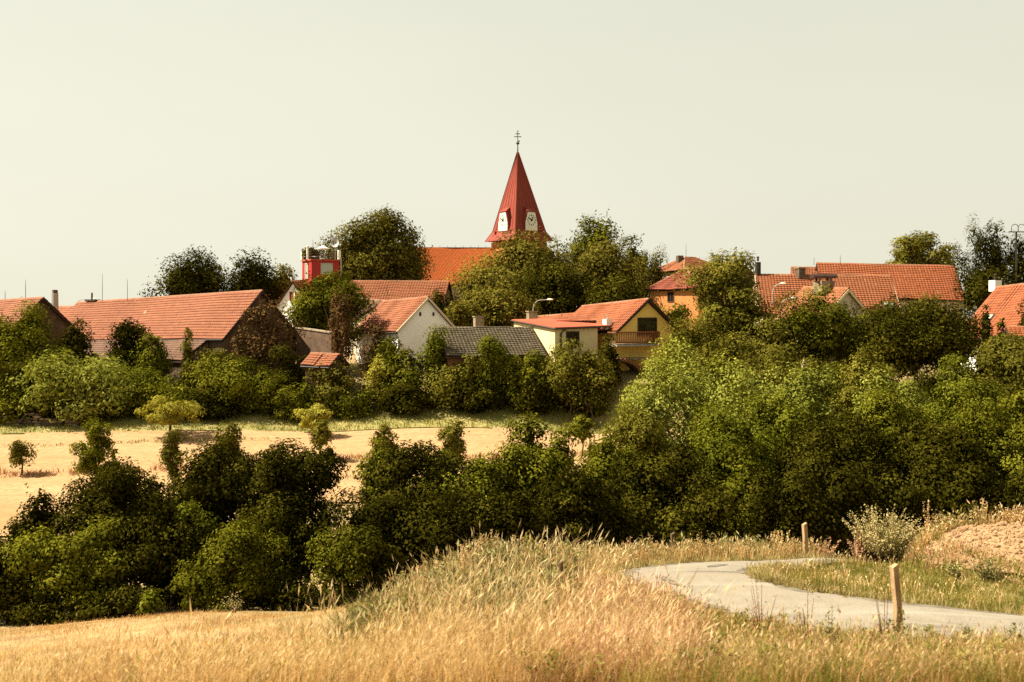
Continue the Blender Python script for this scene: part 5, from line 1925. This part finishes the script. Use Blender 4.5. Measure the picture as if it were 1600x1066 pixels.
# ------------------------------------------------------------------ grass
def blades(Pt, h, w, lean, tone, r, head=None, single=False):
    """three-triangle blades; head = (mask, length, width) adds seed heads. Returns V, F(tris), tone"""
    N = len(Pt)
    th = r.uniform(0, math.pi, N)
    wv = np.stack([np.cos(th), np.sin(th) * .5, np.zeros(N)], 1) * w[:, None] * .5
    up = np.zeros((N, 3))
    up[:, 2] = h
    ln = np.column_stack([lean, -.18 * np.linalg.norm(lean, axis=1)])
    mid = Pt + up * .55 + ln * .32
    tip = Pt + up + ln
    V = np.stack([Pt - wv, Pt + wv, mid - wv * .75, mid + wv * .75, tip], 1).reshape(-1, 3)
    k = np.arange(N)[:, None] * 5
    Fc = np.concatenate([k + np.array([[0, 1, 2]]), k + np.array([[1, 3, 2]]), k + np.array([[2, 3, 4]])])
    T = np.concatenate([tone] * 3)
    if single:
        V = np.stack([Pt - wv, Pt + wv, tip], 1).reshape(-1, 3)
        Fc = np.arange(N * 3).reshape(-1, 3)
        T = tone
    if head is not None:
        mk, hl, hw = head
        i = np.where(mk)[0]
        d = (tip - mid)[i]
        d /= np.linalg.norm(d, axis=1, keepdims=True) + 1e-9
        b0 = tip[i] - d * hl[i][:, None] * .35
        wv2 = wv[i] / (np.linalg.norm(wv[i], axis=1, keepdims=True) + 1e-9) * hw[i][:, None] * .5
        c = b0 + d * hl[i][:, None] * .45
        e = b0 + d * hl[i][:, None]
        V2 = np.stack([b0, c + wv2, e, c - wv2], 1).reshape(-1, 3)
        k2 = len(V) + np.arange(len(i))[:, None] * 4
        F2 = np.concatenate([k2 + np.array([[0, 1, 2]]), k2 + np.array([[0, 2, 3]])])
        V = np.concatenate([V, V2])
        Fc = np.concatenate([Fc, F2])
        T = np.concatenate([T, np.clip(np.concatenate([tone[i]] * 2) + .1, 0, 1)])
    return V, Fc, T


def scatter(n, x0, x1, y0, y1, r):
    return r.uniform(x0, x1, n), r.uniform(y0, y1, n)


def in_px(x, y, z, poly):
    return inpoly(800 + x / y * F, HZ - z / y * F, poly)


def grass(name, label, n, region, y0, y1, hgt, wid, lean, mat, seed, keep=None, headp=0.0, clump=0.0, tone0=.5, ksc=1.0, tsd=.2, nblade=1, single=False, plough=False):
    """region: polygon in world XY. candidates denser nearer the viewer, as the blades show larger there"""
    r = np.random.default_rng(seed)
    xs = [p[0] for p in region]
    # sample Y with density ~1/Y^1.5
    u = r.random(n)
    q = .9
    y = (y0 ** -q + u * (y1 ** -q - y0 ** -q)) ** (-1 / q)
    x = r.uniform(min(xs), max(xs), n)
    m_ = inpoly(x, y, region) & ~inpoly(x, y, ROADPOLY) & (plough | ~inpoly(x, y, PLOUGH))
    x, y = x[m_], y[m_]
    if keep is not None:
        kk = keep(x, y) > r.random(len(x))
        x, y = x[kk], y[kk]
    if clump:
        c = noise2(x, y, .9 * ksc, seed) * .6 + noise2(x, y, .35 * ksc, seed + 1) * .5
        kk = (c + r.normal(0, .35, len(c))) > (clump - .6)
        x, y, c = x[kk], y[kk], c[kk]
    else:
        c = noise2(x, y, 1.1 * ksc, seed)
    if nblade > 1:
        x = np.repeat(x, nblade) + r.normal(0, .035, len(x) * nblade)
        y = np.repeat(y, nblade) + r.normal(0, .035, len(y) * nblade)
        c = np.repeat(c, nblade)
    N = len(x)
    z = H(x, y) - .03
    Hh = hgt * r.uniform(.55, 1.25, N) * (1 + .35 * np.clip(c, -.8, 1.2))
    big = noise2(x, y, 3.0, seed + 5)
    ln = np.stack([lean[0] + r.normal(0, .32, N) + .2 * noise2(x, y, 1.6, seed + 8), lean[1] + r.normal(0, .3, N)], 1) * Hh[:, None]
    Wd = wid * r.uniform(.6, 1.4, N) * np.clip(y / 14, .9, 3.0)
    tone = np.clip(tone0 + .17 * big + .10 * noise2(x, y, 8.0, seed + 6) + .12 * c + r.normal(0, tsd, N), 0, 1)
    hd = None
    if headp:
        hd = (r.random(N) < headp, Hh * r.uniform(.14, .28, N), Wd * r.uniform(1.2, 1.9, N))
    V, Fc, T = blades(np.column_stack([x, y, z]), Hh, Wd, ln, tone, r, hd, single)
    o = obj(name, mesh_np(name, V, Fc, mat, T))
    TRI[0] += len(Fc)
    return tag(o, label, 'grass', None, 'stuff')


def pxof(x, y):
    return 800 + x / y * F


def step(v, a, b):
    t = np.clip((v - a) / (b - a), 0, 1)
    return t * t * (3 - 2 * t)


NEAR = [(-17, 10), (17, 10), (24, 30), (-26, 31)]
# where the bank with tall growth is: world-space masks built from column and depth
def bank(x, y):      # 1 on the rough bank between the field and the lane
    p = pxof(x, y)
    return step(p, 520 + (y - 12) * 6.5, 640 + (y - 12) * 6.5) * (1 - step(p, 1010 - (y - 12) * 3, 1090 - (y - 12) * 3))


LEFT = [(-26, 31), (-16, 10), (0.5, 10), (-1.2, 20), (-3, 27)]
grass('dry_field_grass', 'short golden dry grass covering the sloping field', 150000, LEFT, 10.5, 31, .105, .009, (.16, -.05), 'straw', 201,
      keep=lambda x, y: 1 - bank(x, y) * .8, headp=.04, tone0=.40, tsd=.14, single=True)
grass('pale_grass', 'pale bleached grass streaks of the lower field', 26000, LEFT, 10.5, 22, .36, .011, (.22, -.05), 'straw', 202,
      keep=lambda x, y: (1 - step(y, 13.5, 19)) * .9, headp=.5, clump=.75, tone0=.72)
TUFT = [(-4.5, 10.5), (2.4, 10.5), (2.6, 17), (1.2, 22.5), (2.2, 24.5), (-.8, 24.5), (-3.0, 19)]
grass('grass_tufts', 'tall pale grass tufts standing out of the bank', 4200, TUFT, 10.6, 24.5, .78, .010, (.14, -.03), 'straw', 221,
      keep=lambda x, y: .15 + .85 * bank(x, y), headp=.7, clump=.95, tone0=.78, nblade=4, ksc=.8)
grass('green_tufts', 'green weedy tufts scattered through the dry grass', 9000, [(-9, 10.5), (13, 10.5), (13, 16), (3, 18.5), (0, 22), (-4, 16)], 10.6, 22, .40, .014, (.08, 0), 'grass_green', 222,
      headp=.2, clump=1.0, tone0=.5, nblade=3, ksc=.9)
MID = [(-6, 10), (6, 10), (5.5, 18), (4.0, 22), (6, 24.5), (1, 25), (-4, 24)]
grass('tall_dry_grass', 'tall bleached grass with seed heads on the rough bank', 62000, MID, 10.5, 25, .52, .011, (.16, -.04), 'straw', 203,
      keep=lambda x, y: np.maximum(bank(x, y), .75 * (1 - step(y, 12, 14))) * (1 - .85 * step(pxof(x, y), 850, 980)), headp=.5, clump=.10, tone0=.66, tsd=.2)
grass('russet_grass', 'reddish ripe grass between the bank and the lane', 34000, [(.2, 11), (3.6, 11), (3.4, 16), (3.2, 19.5), (1.0, 19)], 11, 19.5, .42, .010, (.12, 0), 'russet', 204,
      headp=.6, clump=.3, tone0=.5, keep=lambda x, y: step(pxof(x, y), 800, 900) * (1 - step(pxof(x, y), 1040, 1110)))
grass('bank_weeds', 'grey-green weeds crowding the shoulder of the bank', 34000, [(-3.0, 15.5), (.4, 15), (1.4, 19), (1.7, 24.5), (-1.2, 24.2), (-2.9, 20)], 15, 25, .50, .022, (.05, 0), 'weed_green', 205,
      clump=.62, tone0=.62, headp=.2, tsd=.26, keep=lambda x, y: .2 + .6 * (1 - step(pxof(x, y), 830, 930)))
RIGHT = [(1.2, 10.3), (17, 10.3), (17, 16.3), (9.0, 16.4), (6.2, 16.7), (4.4, 17.8), (3.2, 18.9), (2.2, 20), (1.5, 17)]
grass('verge_grass', 'yellow-green mixed grass on the near side of the lane', 60000, RIGHT, 10.3, 19, .28, .011, (.10, 0), 'grass_green', 206, clump=.2, tone0=.45, headp=.15, tsd=.24)
grass('verge_straw', 'straw-coloured dry grass mixed into the near verge', 40000, RIGHT, 10.3, 19, .33, .010, (.12, 0), 'straw', 207, clump=.7, tone0=.45, headp=.5)
grass('verge_rust', 'rusty dry stems mixed into the near verge', 14000, RIGHT, 10.3, 17.5, .34, .010, (.1, 0), 'russet', 208, clump=.7, tone0=.35, headp=.5)
INNER = [gp(*q) for q in [(1180, 21.2), (1240, 19.7), (1420, 18.7), (1600, 18.4), (1800, 18.1), (1800, 21.5), (1600, 22.5), (1510, 23.3), (1440, 24.5), (1425, 27), (1320, 26), (1215, 23.5)]]
grass('green_verge', 'short green grass on the inside of the lane bend', 80000, INNER, 18, 27.5, .13, .012, (.05, 0), 'grass_green', 209, tone0=.45, clump=.05, tsd=.22, single=True)
grass('verge_stalks', 'thin straw along the inner edge of the lane', 6000, INNER, 18, 27.5, .24, .010, (.08, 0), 'straw', 210, tone0=.55, headp=.5, clump=.65)
FARV = [gp(*q) for q in [(930, 22.5), (960, 22.6), (1000, 23.7), (1100, 24.8), (1200, 25.4), (1310, 26.4), (1420, 27.8), (1440, 30.5), (1250, 29.2), (1100, 28.6), (950, 27.5), (880, 25)]]
grass('crest_grass', 'tall dry grass along the crest behind the lane', 34000, FARV, 22.4, 31, .42, .011, (.06, 0), 'straw', 211, tone0=.55, headp=.55, clump=.3)
grass('crest_weeds', 'green weeds mixed along the crest behind the lane', 12000, FARV, 22.4, 31, .45, .016, (.05, 0), 'weed_green', 212, tone0=.6, headp=.3, clump=.55)
PFR = [gp(*q) for q in [(1420, 23.8), (1520, 22.9), (1600, 22.1), (1800, 21.2), (1800, 22.0), (1620, 23.2), (1540, 24.2), (1490, 26.0), (1470, 27.6), (1410, 27.5)]]
grass('fringe_weeds', 'patchy weeds and straw creeping into the edge of the ploughed field', 9000, PFR, 21, 28, .26, .014, (.05, 0), 'grass_green', 219, clump=.85, tone0=.5, headp=.2, plough=True)
grass('fringe_straw', 'dry straw creeping into the edge of the ploughed field', 9000, PFR, 21, 28, .30, .011, (.06, 0), 'russet', 220, clump=.85, tone0=.6, headp=.4, plough=True)
CREST = [gp(*q) for q in [(1425, 27.2), (1500, 27.7), (1620, 28.2), (1800, 28.7), (1900, 31), (1600, 30.6), (1430, 30)]]
grass('ridge_grass', 'rough dry grass fringing the far side of the ploughed field', 18000, CREST, 27, 31, .55, .012, (.06, 0), 'straw', 213, tone0=.6, headp=.5, clump=.2)
grass('ridge_weeds', 'weeds fringing the far side of the ploughed field', 9000, CREST, 27, 31, .5, .018, (.04, 0), 'weed_green', 214, tone0=.65, headp=.3, clump=.4)
# valley field: stubble tufts, green margin, weedy ditch lines
grass('stubble', 'short pale stubble over the valley field', 60000, FIELD, 50, 76, .13, .016, (.04, 0), 'straw', 215, tone0=.25, tsd=.12, single=True)
grass('margin_grass', 'green grass margin below the village bushes', 40000, MEADOW, 73, 80, .32, .024, (.03, 0), 'grass_green', 216, tone0=.35, clump=.1, ksc=3, single=True)
DITCH = [gp(*q) for q in [(-200, 62.3), (0, 62.3), (140, 63.1), (270, 63.3), (420, 64.6), (580, 65.9), (940, 66), (940, 67.0), (580, 67), (420, 65.7), (270, 64.4), (140, 64.2), (0, 63.6), (-200, 63.6)]]
grass('ditch_grass', 'brown dry weeds along the line across the valley field', 16000, DITCH, 62, 67.2, .42, .025, (.03, 0), 'russet', 217, tone0=.25, clump=.4, ksc=2)
DITCH2 = [gp(*q) for q in [(-200, 70.2), (100, 70.2), (300, 71.6), (420, 72.4), (420, 73), (300, 72.4), (100, 71.0), (-200, 71.0)]]
grass('ditch_weeds', 'olive weeds along the upper line of the valley field', 6000, DITCH2, 70, 73.2, .26, .025, (.03, 0), 'grass_green', 218, tone0=.3, clump=.4, ksc=2)

# ragged grass creeping over both edges of the lane
r = np.random.default_rng(330)
PX_, PY_ = [], []
for line, sgn in ((so_, 1), (si_, -1)):
    nn = 7000
    q = r.random(nn) * (len(line) - 1.001)
    i0 = q.astype(int)
    f = (q - i0)[:, None]
    p_ = line[i0] * (1 - f) + line[i0 + 1] * f
    across = (si_ - so_)[i0] * sgn
    across /= np.linalg.norm(across, axis=1, keepdims=True)
    wob = .10 + .16 * noise2(q, q * 0, 3.1, 41) + .10 * noise2(q, q * 0, 1.1, 42)
    dist = wob - np.abs(r.normal(0, .22, nn))
    p_ = p_ + across * dist[:, None]
    PX_.append(p_[:, 0])
    PY_.append(p_[:, 1])
x, y = np.concatenate(PX_), np.concatenate(PY_)
N = len(x)
Hh = .13 * np.exp(r.normal(0, .4, N))
V, Fc, T = blades(np.column_stack([x, y, H(x, y) + .03]), Hh, .010 * np.clip(y / 14, .9, 3) * r.uniform(.7, 1.4, N), r.normal(0, .35, (N, 2)) * Hh[:, None],
                  np.clip(r.normal(.5, .24, N) + .2 * noise2(x, y, 1.3, 44), 0, 1), r)
tag(obj('edge_grass', mesh_np('edge_grass', V, Fc, 'straw_green', T)), 'ragged straw-green grass breaking both edges of the lane', 'grass', None, 'stuff')
TRI[0] += len(Fc)


# broad-leaved weeds mixed through the grass, too many to count
def undergrowth(name, label, n, region, y0, y1, hgt, mat, seed, clump=.8):
    r = np.random.default_rng(seed)
    xs = [p[0] for p in region]
    x = r.uniform(min(xs), max(xs), n)
    y = r.uniform(y0, y1, n)
    k = inpoly(x, y, region) & ~inpoly(x, y, ROADPOLY) & ~inpoly(x, y, PLOUGH) & (noise2(x, y, 1.8, seed) + r.normal(0, .3, n) > clump - .6)
    x, y = x[k], y[k]
    z = H(x, y)
    N, m_ = len(x), 30
    h_ = hgt * r.uniform(.6, 1.3, N)
    t = r.uniform(.25, 1.0, (N, m_)) ** .8
    sp = .16 * h_[:, None] * (1.25 - t * .7)
    C = np.stack([x[:, None] + r.normal(0, 1, (N, m_)) * sp, y[:, None] + r.normal(0, 1, (N, m_)) * sp, z[:, None] + t * h_[:, None]], -1).reshape(-1, 3)
    nv = unit_rand(len(C), r) + np.array([0, 0, .7])
    nv /= np.linalg.norm(nv, axis=1, keepdims=True)
    Ls = r.uniform(.045, .10, len(C)) * np.repeat(np.clip(h_ / .45, .7, 1.3), m_)
    V = leaf_quads(C, nv, Ls, Ls * r.uniform(.3, .55, len(C)), r)
    tone = np.clip(np.repeat(r.normal(.5, .2, N), m_) + r.normal(0, .12, N * m_), 0, 1)
    tag(obj(name, mesh_np(name, V, np.arange(len(V)).reshape(-1, 4), mat, tone)), label, 'weeds', None, 'stuff')
    TRI[0] += len(V) // 2


undergrowth('bank_undergrowth', 'broad-leaved grey-green weeds tangled over the bank', 900, [(-3.0, 14.5), (.6, 14), (1.6, 19), (1.9, 24.5), (-1.0, 24.2), (-2.9, 20)], 14, 24.5, .55, 'weed_green', 341, .55)
undergrowth('verge_undergrowth', 'leafy green weeds in the near verge of the lane', 1100, [(0, 10.5), (14, 10.5), (14, 16.2), (6.2, 16.6), (4.2, 17.6), (2.2, 19.6), (1.0, 17)], 10.5, 19, .34, 'grass_green', 342, .75)
undergrowth('crest_undergrowth', 'leafy weeds along the crest behind the lane', 420, FARV, 22.5, 30, .55, 'weed_green', 343, .5)
undergrowth('ridge_undergrowth', 'leafy weeds behind the ploughed field', 320, CREST, 27.3, 30.5, .6, 'straw_green', 344, .3)

# clods of the ploughed field
r = np.random.default_rng(300)
x = r.uniform(9, 27, 26000)
y = r.uniform(20.8, 29, 26000)
k = inpoly(x, y, PLOUGH)
x, y = x[k], y[k]
N = len(x)
sz = .024 * np.exp(r.normal(0, .55, N))
O = np.array([[1, 0, 0], [0, 1, 0], [-1, 0, 0], [0, -1, 0], [0, 0, .75], [0, 0, -.7]])
V = O[None] * sz[:, None, None] * r.uniform(.6, 1.4, (N, 6, 1))
a = r.uniform(0, 6.28, N)
Vx = V[..., 0] * np.cos(a)[:, None] - V[..., 1] * np.sin(a)[:, None]
Vy = V[..., 0] * np.sin(a)[:, None] + V[..., 1] * np.cos(a)[:, None]
V = np.stack([Vx + x[:, None], Vy + y[:, None], V[..., 2] + (H(x, y) + .055 + .012 * noise2(x, y, .55, 21) + .012 * noise2(x, y, .25, 22))[:, None]], -1).reshape(-1, 3)
Fo = np.array([[0, 1, 4], [1, 2, 4], [2, 3, 4], [3, 0, 4], [1, 0, 5], [2, 1, 5], [3, 2, 5], [0, 3, 5]])
Fc = (np.arange(N)[:, None, None] * 6 + Fo[None]).reshape(-1, 3)
tag(obj('soil_clods', mesh_np('soil_clods', V, Fc, 'clod')), 'crumbly clods and straw bits over the ploughed field', 'soil', None, 'stuff')
TRI[0] += len(Fc)


# ------------------------------------------------------------------ single weeds
def weed(name, label, cat, group, px, ptop, Y, w, kind, mat, n=18, seed=None):
    X = (px - 800) / F * Y
    g = h1(X, Y)
    hgt = (HZ - ptop) / F * Y - g
    wd = w / F * Y
    r = np.random.default_rng(seed or int(px * 3 + ptop))
    root = thing(name, label, cat, (X, Y, g), group)
    Vs, Fs, Ts = [], [], []
    stem = MB()
    Lp, Ln, Ls = [], [], []
    for k in range(n):
        f = r.uniform(.45, 1.0) if k else 1.0
        a = r.uniform(0, 6.28)
        sp = wd * .5 * math.sqrt(r.random()) if k else 0
        tip = np.array([math.cos(a) * sp, math.sin(a) * sp, hgt * f])
        b0 = np.array([math.cos(a) * sp * .15, math.sin(a) * sp * .15, -.05])
        mid = b0 * .5 + tip * .5 + np.array([-math.cos(a) * sp * .12, -math.sin(a) * sp * .12, 0])
        stem.tube([b0, mid, tip], [.008, .006, .003], 3, cap=False)
        if kind == 'spike':          # dense seed spikes along the upper stem (dock)
            nn = 46
            t = r.uniform(.42, 1.03, nn)
            lsz = .022 + .026 * r.random(nn)
        elif kind == 'leafy':        # leaves all along
            nn = 26
            t = r.uniform(.1, 1.0, nn)
            lsz = .05 + .04 * r.random(nn)
        else:                        # twiggy: few small tufts
            nn = 12
            t = r.uniform(.45, 1.05, nn)
            lsz = .022 + .02 * r.random(nn)
        for q in range(nn):
            tt = t[q]
            c = (b0 * (1 - 2 * tt) + mid * 2 * tt) if tt < .5 else (mid * (2 - 2 * tt) + tip * (2 * tt - 1))
            jit = .017 if kind == 'spike' else (.06 if kind == 'leafy' else .07)
            Lp.append(c + r.normal(0, jit, 3))
            Ls.append(lsz[q])
    Lp, Ls = np.array(Lp), np.array(Ls)
    nv = unit_rand(len(Lp), r) + np.array([0, 0, .4])
    nv /= np.linalg.norm(nv, axis=1, keepdims=True)
    sc = max(1.0, Y / 18)
    V = leaf_quads(Lp, nv, Ls * sc, Ls * sc * .55, r)
    obj('stalk', stem.mesh('stalk', 'wood_rail' if mat == 'russet' else ('wood_post' if mat == 'straw' else 'bark')), root)
    obj('foliage', mesh_np('foliage', V, np.arange(len(V)).reshape(-1, 4), mat, np.clip(r.normal(.68, .22, len(V) // 4), 0, 1)), root)
    TRI[0] += len(V) // 2


WG = 'single weeds beside the lane'
weed('dock_clump', 'big tan clump of dried dock beside the lane before the dark wood', 'weed', WG, 1376, 796, 25.4, 118, 'spike', 'straw_green', 130)
weed('dock_clump', 'reddish dock stalks fanning out from the big tan clump', 'weed', WG, 1340, 822, 25.6, 60, 'spike', 'russet', 14)
weed('mugwort', 'green leafy mugwort growing through the big tan clump', 'weed', WG, 1398, 808, 25.2, 70, 'leafy', 'weed_green', 26)
weed('mullein', 'tall single seed spike on the ploughed field crest nearest the dock', 'weed', WG, 1450, 784, 28.6, 14, 'spike', 'straw', 5)
weed('mullein', 'tall seed spike with side spikes farther along the ploughed crest', 'weed', WG, 1534, 780, 28.8, 34, 'spike', 'straw', 12)
weed('thistle_weed', 'grey bristly weed between the two tall seed spikes', 'weed', WG, 1482, 806, 28.4, 26, 'leafy', 'weed_green', 12)
weed('thistle_weed', 'pale flowering weeds on crest beside the first spike', 'weed', WG, 1466, 800, 28.8, 24, 'twig', 'straw', 12)
weed('dry_shrub', 'rounded yellow-tan weed bush at the end of the ploughed crest', 'weed', WG, 1590, 790, 28.2, 84, 'spike', 'straw', 60)
weed('mugwort', 'bushy green weed at the near corner of the ploughed field', 'weed', WG, 1545, 872, 22.3, 64, 'leafy', 'weed_green', 18)
weed('mugwort', 'small dark weed on the edge of ploughed field and verge', 'weed', WG, 1490, 880, 22.8, 36, 'leafy', 'weed_green', 10)
weed('bare_weed', 'thin twiggy weed standing before the tallest stake', 'weed', WG, 1382, 915, 14.6, 40, 'twig', 'russet', 7)
weed('mugwort', 'green weed wound around the foot of the tallest stake', 'weed', WG, 1402, 955, 15.0, 44, 'leafy', 'weed_green', 10)
weed('bare_weed', 'reddish twiggy weed over the near edge of the lane', 'weed', WG, 1190, 915, 14.8, 64, 'twig', 'russet', 12)
weed('bare_weed', 'fine dry weed halfway between reddish weed and tallest stake', 'weed', WG, 1262, 925, 14.6, 50, 'twig', 'russet', 9)
weed('bare_weed', 'dark stalked weed just before the lane centre', 'weed', WG, 1300, 945, 14.4, 34, 'leafy', 'weed_green', 5)
weed('fennel_weed', 'yellow-green bush of weeds at the near lane edge', 'weed', WG, 1040, 935, 16.6, 74, 'leafy', 'grass_green', 26)
weed('fennel_weed', 'smaller yellow-green weed tuft beside the bushy one', 'weed', WG, 1085, 945, 16.2, 34, 'leafy', 'grass_green', 12)
weed('thistle_weed', 'dark thistle on the bank below the half-buried stake', 'weed', WG, 848, 905, 17.6, 26, 'leafy', 'weed_green', 5)
weed('wild_parsnip', 'yellow umbel weed at the top of the bank', 'weed', WG, 828, 832, 22.6, 30, 'leafy', 'grass_green', 8)
weed('wild_parsnip', 'pale umbel weed leaning beside the yellow one', 'weed', WG, 858, 842, 22.2, 40, 'twig', 'straw', 10)
weed('grass_plume', 'pale feathery plumes at the edge of the bank top', 'weed', WG, 752, 836, 22.4, 34, 'spike', 'straw', 12)
weed('grass_plume', 'pale plumes lower on the bank edge toward the field', 'weed', WG, 684, 868, 20.4, 40, 'spike', 'straw', 14)
weed('mugwort', 'grey-green mugwort at the foot of the bank beside the field', 'weed', WG, 636, 895, 19.0, 60, 'leafy', 'weed_green', 26)
weed('mugwort', 'broad grey-green mugwort in the middle of the bank slope', 'weed', WG, 710, 880, 19.4, 90, 'leafy', 'weed_green', 40)
weed('mugwort', 'dull green mugwort just above the broad one', 'weed', WG, 790, 850, 21.4, 80, 'leafy', 'weed_green', 34)
weed('sorrel', 'rusty sorrel stalk on the crest behind the bend', 'weed', WG, 905, 845, 24.2, 22, 'spike', 'russet', 7)
weed('wild_parsnip', 'green seed weed on the crest between bank and lane bend', 'weed', WG, 940, 842, 25.0, 26, 'leafy', 'weed_green', 8)
weed('sorrel', 'rusty weeds behind the short dark stake', 'weed', WG, 1015, 838, 26.8, 44, 'spike', 'russet', 12)
weed('mugwort', 'grey weed on the crest midway between both far stakes', 'weed', WG, 1135, 832, 27.2, 36, 'leafy', 'weed_green', 12)
weed('grass_plume', 'straw plumes on the crest beside the weathered stake', 'weed', WG, 1222, 832, 27.2, 44, 'spike', 'straw', 14)
weed('sorrel', 'low rusty weeds between weathered stake and tan clump', 'weed', WG, 1290, 842, 26.6, 50, 'spike', 'russet', 16)
weed('grass_plume', 'dry seed stems at the hedge side of the golden field', 'weed', WG, 365, 930, 27.2, 40, 'twig', 'straw_green', 12)
for q, (px_, pt_, Y_, w_, k_, m_, lab) in enumerate([
    (768, 828, 22.6, 26, 'spike', 'straw', 'slender pale plume highest on the bank rim'),
    (806, 836, 23.0, 22, 'twig', 'straw', 'pale seed weed between the highest plume and yellow umbel'),
    (728, 846, 21.6, 24, 'spike', 'straw', 'pale plume on the bank rim just below the highest'),
    (660, 884, 19.8, 30, 'spike', 'straw', 'pale plume near the foot of the bank rim'),
    (885, 846, 23.6, 20, 'leafy', 'weed_green', 'green stalk on the crest just past the pale umbel'),
    (980, 842, 26.0, 26, 'spike', 'russet', 'rusty stalks above the tip of the lane bend'),
    (1095, 836, 27.0, 28, 'twig', 'straw', 'dry umbels on the crest past the short dark stake'),
    (1180, 834, 27.2, 24, 'leafy', 'weed_green', 'green weed on the crest short of the weathered stake')]):
    weed('crest_weed', lab, 'weed', WG, px_, pt_, Y_, w_, k_, m_, 9, 900 + q)
print('total tris about', TRI[0])
